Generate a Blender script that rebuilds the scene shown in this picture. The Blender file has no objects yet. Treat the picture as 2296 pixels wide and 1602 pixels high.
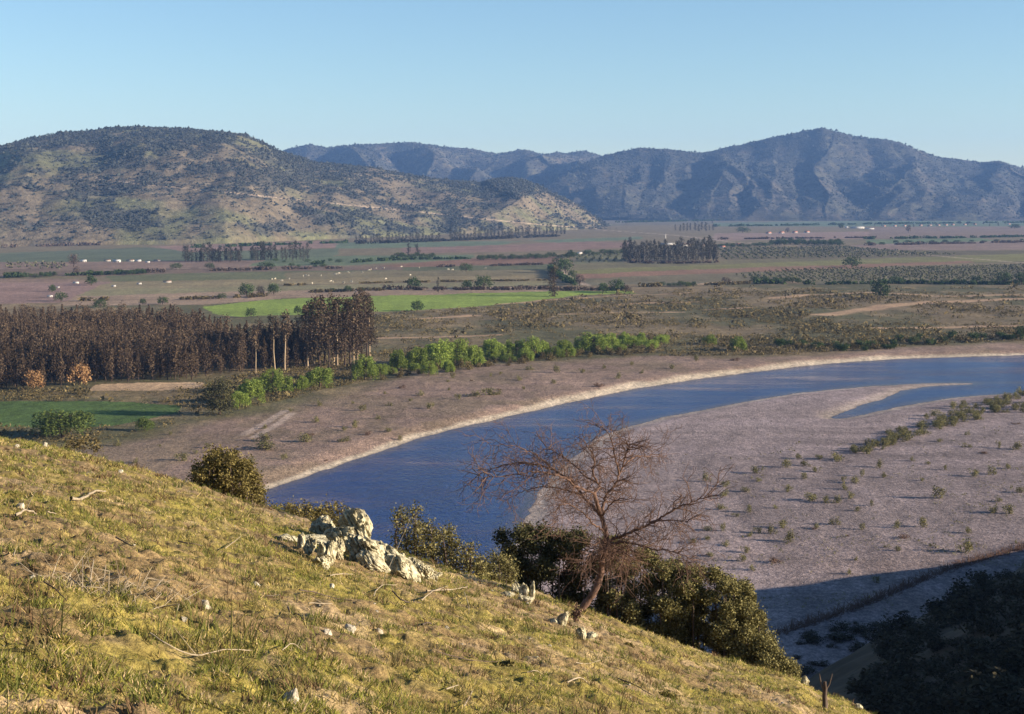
import bpy, math, random
import numpy as np
from mathutils import Vector

R = math.radians
sc = bpy.context.scene
COL = sc.collection
rnd = random.Random(7)
rng = np.random.default_rng(7)

# ------------------------------------------------------------------ camera, light, exposure
CAMH = 60.0
F_, CX, CY, HOR = 3190.0, 1148.0, 801.0, 455.0       # focal length and frame in photo units (2296 wide)
PITCH = math.atan((CY - HOR) / F_)
cam = bpy.data.cameras.new('camera')
cam.sensor_width = 36.0
cam.lens = 36.0 * F_ / 2296.0
cam.clip_start = 0.1
cam.clip_end = 60000.0
cam_o = bpy.data.objects.new('camera', cam)
cam_o.location = (0, 0, CAMH)
cam_o.rotation_euler = (R(90) - PITCH, 0, 0)
COL.objects.link(cam_o)
sc.camera = cam_o

SUN_EL, SUN_AZ = R(15.0), R(101.0)                    # azimuth clockwise from +Y: right and a little behind
sun_dir = Vector((math.sin(SUN_AZ) * math.cos(SUN_EL), math.cos(SUN_AZ) * math.cos(SUN_EL), math.sin(SUN_EL)))
sl = bpy.data.lights.new('sun', 'SUN')
sl.energy = 5.0
sl.angle = R(0.5)
sl.color = (1.0, 0.86, 0.66)
so = bpy.data.objects.new('sun', sl)
so.rotation_euler = sun_dir.to_track_quat('Z', 'Y').to_euler()
COL.objects.link(so)

w = bpy.data.worlds.new('World')
sc.world = w
w.use_nodes = True
nt = w.node_tree
sky = nt.nodes.new('ShaderNodeTexSky')
sky.sky_type = 'NISHITA'
sky.sun_disc = False
sky.sun_elevation = SUN_EL
sky.sun_rotation = SUN_AZ
sky.altitude = 300
sky.air_density = 1.1
sky.dust_density = 0.0
sky.ozone_density = 3.7
nt.nodes['Background'].inputs['Strength'].default_value = 0.068
nt.links.new(sky.outputs[0], nt.nodes['Background'].inputs['Color'])

sc.view_settings.view_transform = 'Standard'
sc.view_settings.look = 'None'
sc.view_settings.gamma = 1.0
sc.view_settings.exposure = 1.38
sc.cycles.max_bounces = 5
sc.cycles.diffuse_bounces = 2
sc.cycles.glossy_bounces = 2
sc.cycles.volume_bounces = 0
sc.cycles.use_denoising = True

# ------------------------------------------------------------------ helpers
def smooth(e0, e1, x):
    t = np.clip((x - e0) / (e1 - e0), 0, 1)
    return t * t * (3 - 2 * t)

def _hash(ix, iy, seed):
    h = (ix.astype(np.int64) * 374761393 + iy.astype(np.int64) * 668265263 + seed * 974634777) & 0xffffffff
    h = ((h ^ (h >> 13)) * 1274126177) & 0xffffffff
    return ((h ^ (h >> 16)) & 0xffff) / 65535.0

def vnoise(x, y, seed=0):
    x = np.asarray(x, float); y = np.asarray(y, float)
    ix = np.floor(x); iy = np.floor(y)
    fx = x - ix; fy = y - iy
    fx = fx * fx * (3 - 2 * fx); fy = fy * fy * (3 - 2 * fy)
    a = _hash(ix, iy, seed); b = _hash(ix + 1, iy, seed)
    c = _hash(ix, iy + 1, seed); d = _hash(ix + 1, iy + 1, seed)
    return (a * (1 - fx) + b * fx) * (1 - fy) + (c * (1 - fx) + d * fx) * fy

def fbm(x, y, seed=0, octs=4, gain=0.5):
    s = 0; a = 1; tot = 0
    for i in range(octs):
        s = s + a * vnoise(x * 2 ** i + 17.3 * i, y * 2 ** i - 9.1 * i, seed + i)
        tot += a; a *= gain
    return s / tot

CP, SP = math.cos(PITCH), math.sin(PITCH)
def uv(px, py):
    """ray slopes of a photo point: sideways and downwards per metre ahead"""
    px = np.asarray(px, float); py = np.asarray(py, float)
    a = (px - CX) / F_; b = -(py - CY) / F_
    fy = CP + b * SP
    fz = -SP + b * CP
    return a / fy, -fz / fy

def ground_pt(px, py, z=0.0):
    u, v = uv(px, py)
    Y = (CAMH - z) / np.maximum(v, 1e-5)
    return u * Y, Y

def pt_at(px, py, Y):
    u, v = uv(px, py)
    return Vector((float(u * Y), float(Y), float(CAMH - v * Y)))

def px_m(Y):
    """metres per photo unit at distance Y"""
    return Y / F_

def make_mesh(name, V, faces, mats, smooth_=False, col=None, mat_idx=None):
    V = np.asarray(V, np.float32)
    if not isinstance(faces, list): faces = [faces]
    faces = [np.asarray(f, np.int32) for f in faces if len(f)]
    me = bpy.data.meshes.new(name)
    me.vertices.add(len(V)); me.vertices.foreach_set('co', V.ravel())
    nl = sum(f.size for f in faces); nf = sum(len(f) for f in faces)
    me.loops.add(nl); me.loops.foreach_set('vertex_index', np.concatenate([f.ravel() for f in faces]))
    me.polygons.add(nf)
    sizes = np.concatenate([np.full(len(f), f.shape[1], np.int32) for f in faces])
    starts = np.concatenate([[0], np.cumsum(sizes)[:-1]]).astype(np.int32)
    me.polygons.foreach_set('loop_start', starts)
    if smooth_: me.polygons.foreach_set('use_smooth', np.ones(nf, bool))
    if not isinstance(mats, (list, tuple)): mats = [mats]
    for m in mats: me.materials.append(m)
    if mat_idx is not None: me.polygons.foreach_set('material_index', np.asarray(mat_idx, np.int32))
    if col is not None:
        at = me.color_attributes.new('Col', 'FLOAT_COLOR', 'POINT')
        c4 = np.ones((len(V), 4), np.float32); c4[:, :3] = col
        at.data.foreach_set('color', c4.ravel())
    me.update(calc_edges=True)
    me.validate()
    return me

def obj(name, me, parent=None, loc=None):
    o = bpy.data.objects.new(name, me)
    COL.objects.link(o)
    if parent is not None: o.parent = parent
    if loc is not None: o.location = loc
    return o

def tag(o, label, cat, group=None):
    o['label'] = label; o['category'] = cat
    if group: o['group'] = group
    return o

def struct(o):
    o['kind'] = 'structure'
    return o

def stuff(o):
    o['kind'] = 'stuff'
    return o

def thing(name, label, cat, loc=(0, 0, 0), rz=0.0, scale=1.0, group=None):
    o = bpy.data.objects.new(name, None)
    o.empty_display_size = 0.2
    COL.objects.link(o)
    o.location = loc; o.rotation_euler = (0, 0, rz)
    o.scale = (scale,) * 3 if not isinstance(scale, (tuple, list)) else scale
    return tag(o, label, cat, group)

class MB:
    """collects pieces into one mesh"""
    def __init__(s): s.v = []; s.f3 = []; s.f4 = []; s.n = 0
    def add(s, V, F):
        V = np.asarray(V, float); F = np.asarray(F, int)
        (s.f3 if F.shape[1] == 3 else s.f4).append(F + s.n)
        s.v.append(V); s.n += len(V)
    def box(s, c, d):
        c = np.array(c, float); d = np.array(d, float) / 2
        V = np.array([[x, y, z] for x in (-1, 1) for y in (-1, 1) for z in (-1, 1)]) * d + c
        s.add(V, [[0, 1, 3, 2], [4, 6, 7, 5], [0, 4, 5, 1], [2, 3, 7, 6], [0, 2, 6, 4], [1, 5, 7, 3]])
    def tube(s, pts, rad, sides=6):
        pts = np.asarray(pts, float); n = len(pts)
        rad = np.broadcast_to(np.asarray(rad, float), (n,))
        T = np.gradient(pts, axis=0)
        T /= np.linalg.norm(T, axis=1)[:, None] + 1e-9
        ref = np.array([0.31, 0.95, 0.05]) if abs(T[0][2]) > .7 else np.array([0.05, 0.1, 1.0])
        A = np.cross(T, ref); A /= np.linalg.norm(A, axis=1)[:, None] + 1e-9
        B = np.cross(T, A)
        an = np.linspace(0, 2 * np.pi, sides, endpoint=False)
        V = pts[:, None] + rad[:, None, None] * (A[:, None] * np.cos(an)[None, :, None] + B[:, None] * np.sin(an)[None, :, None])
        V = V.reshape(-1, 3)
        i = np.arange(n - 1)[:, None] * sides; j = np.arange(sides)[None]
        k = (j + 1) % sides
        Fq = np.stack([i + j, i + k, i + sides + k, i + sides + j], -1).reshape(-1, 4)
        s.add(V, Fq)
        m = (n - 1) * sides
        s.add(np.vstack([pts[-1:], V[-sides:]]), [[0, 1 + q, 1 + (q + 1) % sides] for q in range(sides)])
    def leaves(s, C, size, aspect=0.55, rg=None, up=0.0):
        rg = rg or rng
        C = np.asarray(C, float); n = len(C)
        size = np.broadcast_to(np.asarray(size, float), (n,)) * rg.uniform(.7, 1.35, n)
        a = rg.normal(size=(n, 3)); a[:, 2] = a[:, 2] * (1 - abs(up)) + up
        a /= np.linalg.norm(a, axis=1)[:, None]
        b = np.cross(a, rg.normal(size=(n, 3))); b /= np.linalg.norm(b, axis=1)[:, None] + 1e-9
        a = a * size[:, None] * .5; b = b * size[:, None] * .5 * aspect
        V = np.stack([C + a, C + b, C - a, C - b], 1).reshape(-1, 3)
        s.add(V, np.arange(4 * n).reshape(n, 4))
    def arr(s):
        fs = []
        if s.f3: fs.append(np.vstack(s.f3))
        if s.f4: fs.append(np.vstack(s.f4))
        return np.vstack(s.v), fs
    def mesh(s, name, mat, sm=False):
        V, fs = s.arr()
        return make_mesh(name, V, fs, mat, sm)

# ------------------------------------------------------------------ materials
def new_mat(name):
    m = bpy.data.materials.new(name); m.use_nodes = True
    t = m.node_tree
    return m, t, t.nodes['Principled BSDF']

def nd(t, kind, **kw):
    n = t.nodes.new(kind)
    for k, v in kw.items():
        if k.startswith('i_'): n.inputs[k[2:].replace('_', ' ')].default_value = v
        else: setattr(n, k, v)
    return n

def pos(t, scale=(1, 1, 1), local=False):
    if local:
        g = nd(t, 'ShaderNodeTexCoord'); out = g.outputs['Object']
    else:
        g = nd(t, 'ShaderNodeNewGeometry'); out = g.outputs['Position']
    m = nd(t, 'ShaderNodeVectorMath', operation='MULTIPLY')
    m.inputs[1].default_value = scale
    t.links.new(out, m.inputs[0])
    return m.outputs[0]

def noise(t, vec, scale, detail=3, rough=.55):
    n = nd(t, 'ShaderNodeTexNoise')
    n.inputs['Scale'].default_value = scale; n.inputs['Detail'].default_value = detail; n.inputs['Roughness'].default_value = rough
    t.links.new(vec, n.inputs['Vector'])
    return n.outputs['Fac']

def ramp(t, fac, stops):
    r = nd(t, 'ShaderNodeValToRGB')
    els = r.color_ramp.elements
    while len(els) < len(stops): els.new(.5)
    for e, (p, c) in zip(els, stops):
        e.position = p; e.color = (*c, 1) if len(c) == 3 else c
    t.links.new(fac, r.inputs['Fac'])
    return r.outputs['Color']

def mix(t, a, b, fac=None, mode='MIX', f=1.0):
    m = nd(t, 'ShaderNodeMix', data_type='RGBA', blend_type=mode)
    m.inputs[0].default_value = f
    if fac is not None: t.links.new(fac, m.inputs[0])
    for s, k in ((a, 6), (b, 7)):
        if isinstance(s, tuple): m.inputs[k].default_value = (*s, 1)
        else: t.links.new(s, m.inputs[k])
    return m.outputs[2]

def bump(t, b, h, strength=.5, dist=.1):
    n = nd(t, 'ShaderNodeBump')
    n.inputs['Strength'].default_value = strength; n.inputs['Distance'].default_value = dist
    t.links.new(h, n.inputs['Height']); t.links.new(n.outputs[0], b.inputs['Normal'])

def plain(b):
    b.inputs['Roughness'].default_value = .9
    b.inputs['Specular IOR Level'].default_value = .15

def leaf_mat(name, dark, mid, light, transl=.25, obj_var=.25):
    """foliage: every leaf takes its own tone, every plant a slightly different one"""
    m, t, b = new_mat(name); plain(b)
    g = nd(t, 'ShaderNodeNewGeometry')
    c = ramp(t, g.outputs['Random Per Island'], [(0, dark), (.5, mid), (1, light)])
    oi = nd(t, 'ShaderNodeObjectInfo')
    v = nd(t, 'ShaderNodeMapRange')
    v.inputs[3].default_value = 1 - obj_var; v.inputs[4].default_value = 1 + obj_var
    t.links.new(oi.outputs['Random'], v.inputs[0])
    h = nd(t, 'ShaderNodeHueSaturation'); t.links.new(v.outputs[0], h.inputs['Value']); t.links.new(c, h.inputs['Color'])
    t.links.new(h.outputs[0], b.inputs['Base Color'])
    if transl:
        tr = nd(t, 'ShaderNodeBsdfTranslucent'); t.links.new(h.outputs[0], tr.inputs['Color'])
        ms = nd(t, 'ShaderNodeMixShader'); ms.inputs[0].default_value = transl
        t.links.new(b.outputs[0], ms.inputs[1]); t.links.new(tr.outputs[0], ms.inputs[2])
        t.links.new(ms.outputs[0], t.nodes['Material Output'].inputs['Surface'])
    return m

def bark_mat(name, a, c, scale=6.0):
    m, t, b = new_mat(name); plain(b)
    p = pos(t, (scale, scale, scale * .25), True)
    f = noise(t, p, 1.0, 4)
    t.links.new(ramp(t, f, [(.3, a), (.7, c)]), b.inputs['Base Color'])
    bump(t, b, f, .6, .02)
    return m

def col_mat(name, layers, bumps=None, rough=.95):
    """ground: the zone's own colour from the mesh, broken up by noise; layers = (scale xyz, lo, hi)"""
    m, t, b = new_mat(name); plain(b); b.inputs['Roughness'].default_value = rough
    a = nd(t, 'ShaderNodeVertexColor'); a.layer_name = 'Col'
    c = a.outputs['Color']
    for (s, lo, hi) in layers:
        f = noise(t, pos(t, s), 1.0, 4, .6)
        c = mix(t, c, ramp(t, f, [(.28, lo), (.72, hi)]), mode='MULTIPLY')
    t.links.new(c, b.inputs['Base Color'])
    if bumps:
        (s, st, d) = bumps
        bump(t, b, noise(t, pos(t, s), 1.0, 5, .7), st, d)
    return m

M = {}
M['euc'] = leaf_mat('eucalyptus_leaves', (.032, .021, .015), (.074, .05, .032), (.135, .094, .058), .1, .38)
M['euc_far'] = leaf_mat('far_eucalyptus_leaves', (.03, .03, .026), (.055, .052, .042), (.09, .08, .06), .1)
M['willow'] = leaf_mat('willow_leaves', (.10, .14, .025), (.19, .25, .045), (.31, .36, .085), .3, .28)
M['willow_dull'] = leaf_mat('dull_willow_leaves', (.045, .065, .018), (.085, .115, .03), (.15, .185, .05), .25, .15)
M['leafy'] = leaf_mat('green_tree_leaves', (.022, .038, .014), (.042, .066, .022), (.08, .112, .036), .15, .2)
M['oak'] = leaf_mat('evergreen_leaves', (.035, .034, .018), (.07, .066, .03), (.12, .11, .045), .15, .15)
M['brown'] = leaf_mat('bare_twiggy_crown', (.055, .04, .035), (.10, .07, .055), (.15, .11, .085), .1)
M['copper'] = leaf_mat('copper_leaves', (.16, .085, .04), (.30, .17, .08), (.42, .26, .12), .2)
M['scrub'] = leaf_mat('scrub_leaves', (.055, .042, .02), (.11, .085, .038), (.185, .14, .062), .15, .25)
M['gravel_shrub'] = leaf_mat('gravel_shrub_leaves', (.085, .08, .036), (.155, .14, .06), (.24, .21, .09), .2, .2)
M['red_shrub'] = leaf_mat('reddish_shrub_leaves', (.07, .045, .035), (.14, .085, .06), (.21, .13, .09), .15, .2)
M['near_shrub'] = leaf_mat('near_shrub_leaves', (.06, .054, .02), (.14, .122, .046), (.30, .26, .11), .2, .1)
M['spur'] = leaf_mat('shade_toned_leaves', (.02, .018, .01), (.035, .03, .016), (.055, .046, .025), 0, .1)  # shade put into the leaf tones, so the shadowed slope reads darker
M['olive_shrub'] = leaf_mat('olive_shrub_leaves', (.075, .06, .018), (.15, .12, .04), (.25, .20, .075), .2, .1)
M['bark'] = bark_mat('dark_bark', (.035, .022, .016), (.09, .06, .045))
M['espino'] = bark_mat('reddish_bark', (.07, .04, .032), (.19, .115, .085), 14)
M['pale_bark'] = bark_mat('pale_bark', (.24, .17, .11), (.42, .32, .21), 2)
M['dead_wood'] = bark_mat('weathered_wood', (.20, .155, .105), (.38, .31, .22), 12)
M['dark_wood'] = bark_mat('dark_wood', (.05, .035, .028), (.13, .095, .075), 12)
M['grass'] = None

def rock_mat():
    m, t, b = new_mat('lichen_rock'); plain(b)
    p = pos(t, (1, 1, 1), True)
    f1 = noise(t, p, 3.2, 6, .7); f2 = noise(t, p, 11.0, 5, .7)
    c = ramp(t, f1, [(.34, (.11, .092, .062)), (.44, (.42, .37, .24)), (.66, (.68, .61, .42))])
    c = mix(t, c, ramp(t, f2, [(.34, (.22, .19, .15)), (.56, (1, 1, 1))]), mode='MULTIPLY')
    t.links.new(c, b.inputs['Base Color'])
    bump(t, b, f2, .9, .06)
    return m
M['rock'] = rock_mat()
def stone_mat():
    m, t, b = new_mat('white_stone'); plain(b)
    p = pos(t, (1, 1, 1), True)
    f = noise(t, p, 9.0, 5, .65)
    t.links.new(ramp(t, f, [(.3, (.25, .21, .16)), (.65, (.47, .42, .33))]), b.inputs['Base Color'])
    bump(t, b, f, .6, .02)
    return m
M['stone'] = stone_mat()
def flat_mat(name, c1, c2, scale=1.5):
    m, t, b = new_mat(name); plain(b)
    t.links.new(ramp(t, noise(t, pos(t, (1, 1, 1), True), scale, 4), [(.3, c1), (.7, c2)]), b.inputs['Base Color'])
    return m
M['white_wall'] = flat_mat('whitewash', (.40, .37, .34), (.54, .50, .46))
M['red_roof'] = flat_mat('clay_tiles', (.30, .12, .085), (.44, .20, .14))
M['white_roof'] = flat_mat('pale_roof_sheet', (.42, .40, .38), (.54, .51, .48))
M['brown_roof'] = flat_mat('brown_roof', (.16, .10, .08), (.26, .17, .13))
M['window'] = flat_mat('dark_glass', (.02, .02, .025), (.04, .04, .05))
M['hide'] = flat_mat('cream_hide', (.42, .36, .27), (.60, .54, .44), 2.0)

# ------------------------------------------------------------------ the hillside the camera stands on
SIL = np.array([(-600, 815), (-200, 930), (8, 984), (100, 1000), (200, 1024), (300, 1051), (430, 1087), (560, 1128), (640, 1150), (700, 1168),
                (850, 1222), (1000, 1276), (1120, 1310), (1200, 1331), (1300, 1364), (1400, 1400), (1500, 1438), (1600, 1472),
                (1700, 1500), (1790, 1524), (1830, 1553), (1900, 1574), (1955, 1604), (2100, 1680), (2400, 1830)], float)
_su, _sv = uv(SIL[:, 0], SIL[:, 1])
EXC = 0.0466
_sa = _sv - EXC
def hill_slope(u):
    a = np.interp(u, _su, _sa)
    a = np.where(u < _su[0], _sa[0] + .3 * (u - _su[0]), a)
    a = np.where(u > _su[-1], _sa[-1] + .3 * (u - _su[-1]), a)
    return np.clip(a, -.25, .75)

def hill_z(x, y, rough=True):
    x = np.asarray(x, float); y = np.asarray(y, float)
    u = x / np.maximum(y, 1.0)
    drop = 1.6 + y * hill_slope(u)
    d = np.maximum(y - 34.0, 0)
    k = .03
    dl = 14.0
    drop = drop + np.where(d < dl, k * d * d, k * dl * dl + 2 * k * dl * (d - dl))
    z = CAMH - drop
    if rough:
        fade = np.clip((y - 2) / 4, 0, 1)
        z = z + fade * (.08 * (fbm(x * .45, y * .45, 3, 3) - .5) + .13 * (fbm(x * 2.3, y * 2.3, 11, 3) - .5) + .14 * (fbm(x * 6.5, y * 6.5, 5, 3) - .5))
    return z

def hill_hit(px, py):
    """where the ray through a photo point meets the hillside"""
    u, v = uv(px, py)
    ys = np.linspace(3, 60, 2400)
    z = hill_z(u * ys, ys, False)
    below = np.nonzero(CAMH - v * ys <= z)[0]
    Y = ys[below[0]] if len(below) else 35.5
    x = float(u * Y)
    return Vector((x, float(Y), float(hill_z(x, Y))))

def grass_patch(x, y):
    g = .6 * fbm(x * .34, y * .34, 21, 4, .6) + .4 * fbm(x * 1.5, y * 1.5, 22, 3, .6)
    return smooth(.40, .56, g)
def bare_patch(x, y):
    return smooth(.54, .70, fbm(x * .62 + 40, y * .62, 31, 4, .6))

def build_hillside():
    n_a, n_r = 720, 620
    us = np.concatenate([np.linspace(-1.6, -.42, 60), np.linspace(-.42, .34, n_a), np.linspace(.34, 1.6, 60)])
    us = np.unique(us)
    r = np.concatenate([np.linspace(.6, 5, 12), 1 / np.linspace(1 / 5.0, 1 / 37.0, n_r), np.linspace(37, 60, 70), np.linspace(61, 150, 50)])
    r = np.unique(r)
    U, Y = np.meshgrid(us, r)
    X = U * Y
    Z = hill_z(X, Y)
    n, m = U.shape
    V = np.stack([X, Y, Z], -1).reshape(-1, 3)
    i = np.arange(n * m).reshape(n, m)
    Fq = np.stack([i[:-1, :-1], i[:-1, 1:], i[1:, 1:], i[1:, :-1]], -1).reshape(-1, 4)
    g = grass_patch(X, Y).ravel()[:, None]; b = bare_patch(X, Y).ravel()[:, None]
    soil = np.array([.26, .182, .095]); olive = np.array([.26, .21, .06]); straw = np.array([.40, .29, .18])
    c = soil * (1 - g) + olive * g
    c = c * (1 - .75 * b) + straw * .75 * b
    me = make_mesh('hillside', V, Fq, col_mat('hillside_turf', [((.9, .9, .9), (.75, .75, .75), (1.2, 1.2, 1.2)), ((7, 7, 7), (.42, .40, .38), (1.5, 1.48, 1.4)), ((26, 26, 26), (.6, .58, .55), (1.3, 1.3, 1.25))],  # the strong colour speckle also paints small tuft shadows
                                            ((18, 18, 18), .9, .05)), True, c)
    struct(obj('hillside', me))
build_hillside()

def grass_mat():
    m, t, b = new_mat('grass_blades'); plain(b)
    a = nd(t, 'ShaderNodeVertexColor'); a.layer_name = 'Col'
    g = nd(t, 'ShaderNodeNewGeometry')
    c = mix(t, a.outputs['Color'], ramp(t, g.outputs['Random Per Island'], [(0, (.5, .55, .5)), (.5, (1, 1, 1)), (1, (1.5, 1.4, 1.3))]), mode='MULTIPLY')
    t.links.new(c, b.inputs['Base Color'])
    tr = nd(t, 'ShaderNodeBsdfTranslucent'); t.links.new(c, tr.inputs['Color'])
    ms = nd(t, 'ShaderNodeMixShader'); ms.inputs[0].default_value = .3
    t.links.new(b.outputs[0], ms.inputs[1]); t.links.new(tr.outputs[0], ms.inputs[2])
    t.links.new(ms.outputs[0], t.nodes['Material Output'].inputs['Surface'])
    return m

def build_grass():
    n0 = 700000
    rg = np.random.default_rng(5)
    y = 1 / rg.uniform(1 / 39.0, 1 / 5.0, n0)
    # a little more towards the brow, where the slope is seen edge-on
    y = np.where(rg.random(n0) < .35, rg.uniform(12, 40, n0), y)
    x = rg.uniform(-.62, .45, n0) * y
    # tufts: blades gather round scattered centres
    gx = x + .10 * (vnoise(x * 9, y * 9, 71) - .5); gy = y
    tuft = fbm(x * 3.2, y * 3.2, 44, 3)
    dens = .12 + .95 * grass_patch(x, y) * (1 - .85 * bare_patch(x, y)) 
    keep = rg.random(n0) < dens * smooth(.30, .55, tuft)
    x, y, tuft = gx[keep], gy[keep], tuft[keep]
    n = len(x)
    z = hill_z(x, y) - .01
    px = y / 1423.0                                  # about a pixel's width, so that far blades are bunches
    h = (.013 + .034 * smooth(.42, .75, tuft)) * rg.uniform(.6, 1.4, n) + px * .9
    wd = np.maximum(.006, px * .55) * rg.uniform(.7, 1.3, n)
    an = rg.uniform(0, np.pi, n)
    ln = rg.normal(0, .75, (n, 2)) * h[:, None]
    dx, dy = np.cos(an) * wd, np.sin(an) * wd
    P = np.stack([x, y, z], -1)
    V = np.stack([P + np.stack([dx, dy, 0 * x], -1), P - np.stack([dx, dy, 0 * x], -1), P + np.stack([ln[:, 0], ln[:, 1], h], -1)], 1).reshape(-1, 3)
    g = grass_patch(x, y)
    g2 = fbm(x * .8, y * .8, 91, 3)
    green = np.array([.25, .245, .05]); dry = np.array([.46, .36, .13]); deep = np.array([.13, .14, .035])
    f = np.clip(smooth(.42, .62, g2), 0, 1)[:, None]
    c = green * (1 - f * .75) + dry * f * .75
    f2 = (smooth(.55, .75, tuft) * (rg.random(n) < .5))[:, None] * .7
    c = c * (1 - f2) + deep * f2
    straw = (rg.random(n) < .26)[:, None]
    c = np.where(straw, np.array([.46, .35, .20]), c)
    # tussocks
    nt_ = 3800; per = 26
    ty = 1 / rg.uniform(1 / 38.0, 1 / 5.5, nt_); ty = np.where(rg.random(nt_) < .6, rg.uniform(9, 37, nt_), ty); tx = rg.uniform(-.6, .45, nt_) * ty
    ts = rg.lognormal(-2.5, .4, nt_)
    bx = (tx[:, None] + rg.normal(0, .55, (nt_, per)) * ts[:, None]).ravel(); by = (ty[:, None] + rg.normal(0, .55, (nt_, per)) * ts[:, None]).ravel()
    bh = np.repeat(ts, per) * rg.uniform(.5, 1.15, nt_ * per); bw = np.maximum(.006, by / 1423. * .5)
    ba = rg.uniform(0, np.pi, len(bx)); bl = rg.normal(0, .5, (len(bx), 2)) * bh[:, None]
    bz = hill_z(bx, by) - .01
    Pq = np.stack([bx, by, bz], -1); dq = np.stack([np.cos(ba) * bw, np.sin(ba) * bw, 0 * bw], -1)
    V2 = np.stack([Pq + dq, Pq - dq, Pq + np.stack([bl[:, 0], bl[:, 1], bh], -1)], 1).reshape(-1, 3)
    tone = rg.random(nt_)[:, None]
    tc = np.where(tone < .45, np.array([.13, .135, .035]), np.where(tone < .75, np.array([.22, .17, .07]), np.array([.14, .09, .05])))
    V = np.vstack([V, V2]); c = np.vstack([c, np.repeat(tc, per, 0) * rg.uniform(.7, 1.3, (nt_ * per, 1))]); n = n + nt_ * per
    o = obj('grass', make_mesh('grass', V, np.arange(3 * n).reshape(n, 3), grass_mat(), False, np.repeat(c, 3, 0)))
    stuff(o); tag(o, 'short dry yellow green grass over the near hillside', 'grass')
build_grass()

# ------------------------------------------------------------------ valley floor and river
def gp(lst):
    a = np.array(lst, float)
    x, y = ground_pt(a[:, 0], a[:, 1])
    return np.stack([x, y], -1)

def in_poly(x, y, P):
    ins = np.zeros(x.shape, bool)
    n = len(P)
    for i in range(n):
        x1, y1 = P[i]; x2, y2 = P[(i + 1) % n]
        if y1 == y2: continue
        c = ((y1 > y) != (y2 > y)) & (x < (x2 - x1) * (y - y1) / (y2 - y1) + x1)
        ins ^= c
    return ins

def dist_line(x, y, P, closed=False):
    d = np.full(x.shape, 1e18)
    n = len(P)
    for i in range(n if closed else n - 1):
        ax, ay = P[i]; bx, by = P[(i + 1) % n]
        ex, ey = bx - ax, by - ay
        t = np.clip(((x - ax) * ex + (y - ay) * ey) / (ex * ex + ey * ey + 1e-9), 0, 1)
        d = np.minimum(d, (x - ax - t * ex) ** 2 + (y - ay - t * ey) ** 2)
    return np.sqrt(d)

def spline(P, k=6):
    P = np.asarray(P, float); out = []
    Q = np.vstack([2 * P[0] - P[1], P, 2 * P[-1] - P[-2]])
    for i in range(1, len(Q) - 2):
        for t in np.linspace(0, 1, k, endpoint=False):
            a, b, c, d = Q[i - 1], Q[i], Q[i + 1], Q[i + 2]
            out.append(.5 * (2 * b + (c - a) * t + (2 * a - 5 * b + 4 * c - d) * t * t + (3 * b - a - 3 * c + d) * t ** 3))
    out.append(P[-1])
    return np.array(out)

FAR_EDGE = spline(gp([(250, 1240), (400, 1176), (570, 1105), (700, 1060), (850, 1010), (1000, 965), (1200, 918), (1400, 875), (1600, 844), (1800, 820), (2000, 804), (2200, 797), (2420, 792), (2900, 788)]))
BAR_EDGE = spline(gp([(2900, 900), (2560, 868), (2296, 878), (2150, 888), (2080, 898), (1990, 914), (1905, 933), (1868, 933), (1920, 913), (1985, 889), (2030, 872), (2090, 863), (2170, 860), (2184, 857.5), (2170, 856.5), (2080, 857.5), (2000, 861), (1900, 867), (1800, 877), (1700, 893), (1590, 914), (1480, 935), (1400, 956), (1330, 986),
                      (1260, 1040), (1212, 1090), (1190, 1130), (1165, 1190), (1120, 1270), (1060, 1400)]))
RIVER = np.vstack([FAR_EDGE, BAR_EDGE])
WATER_Z = -.45

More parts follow.
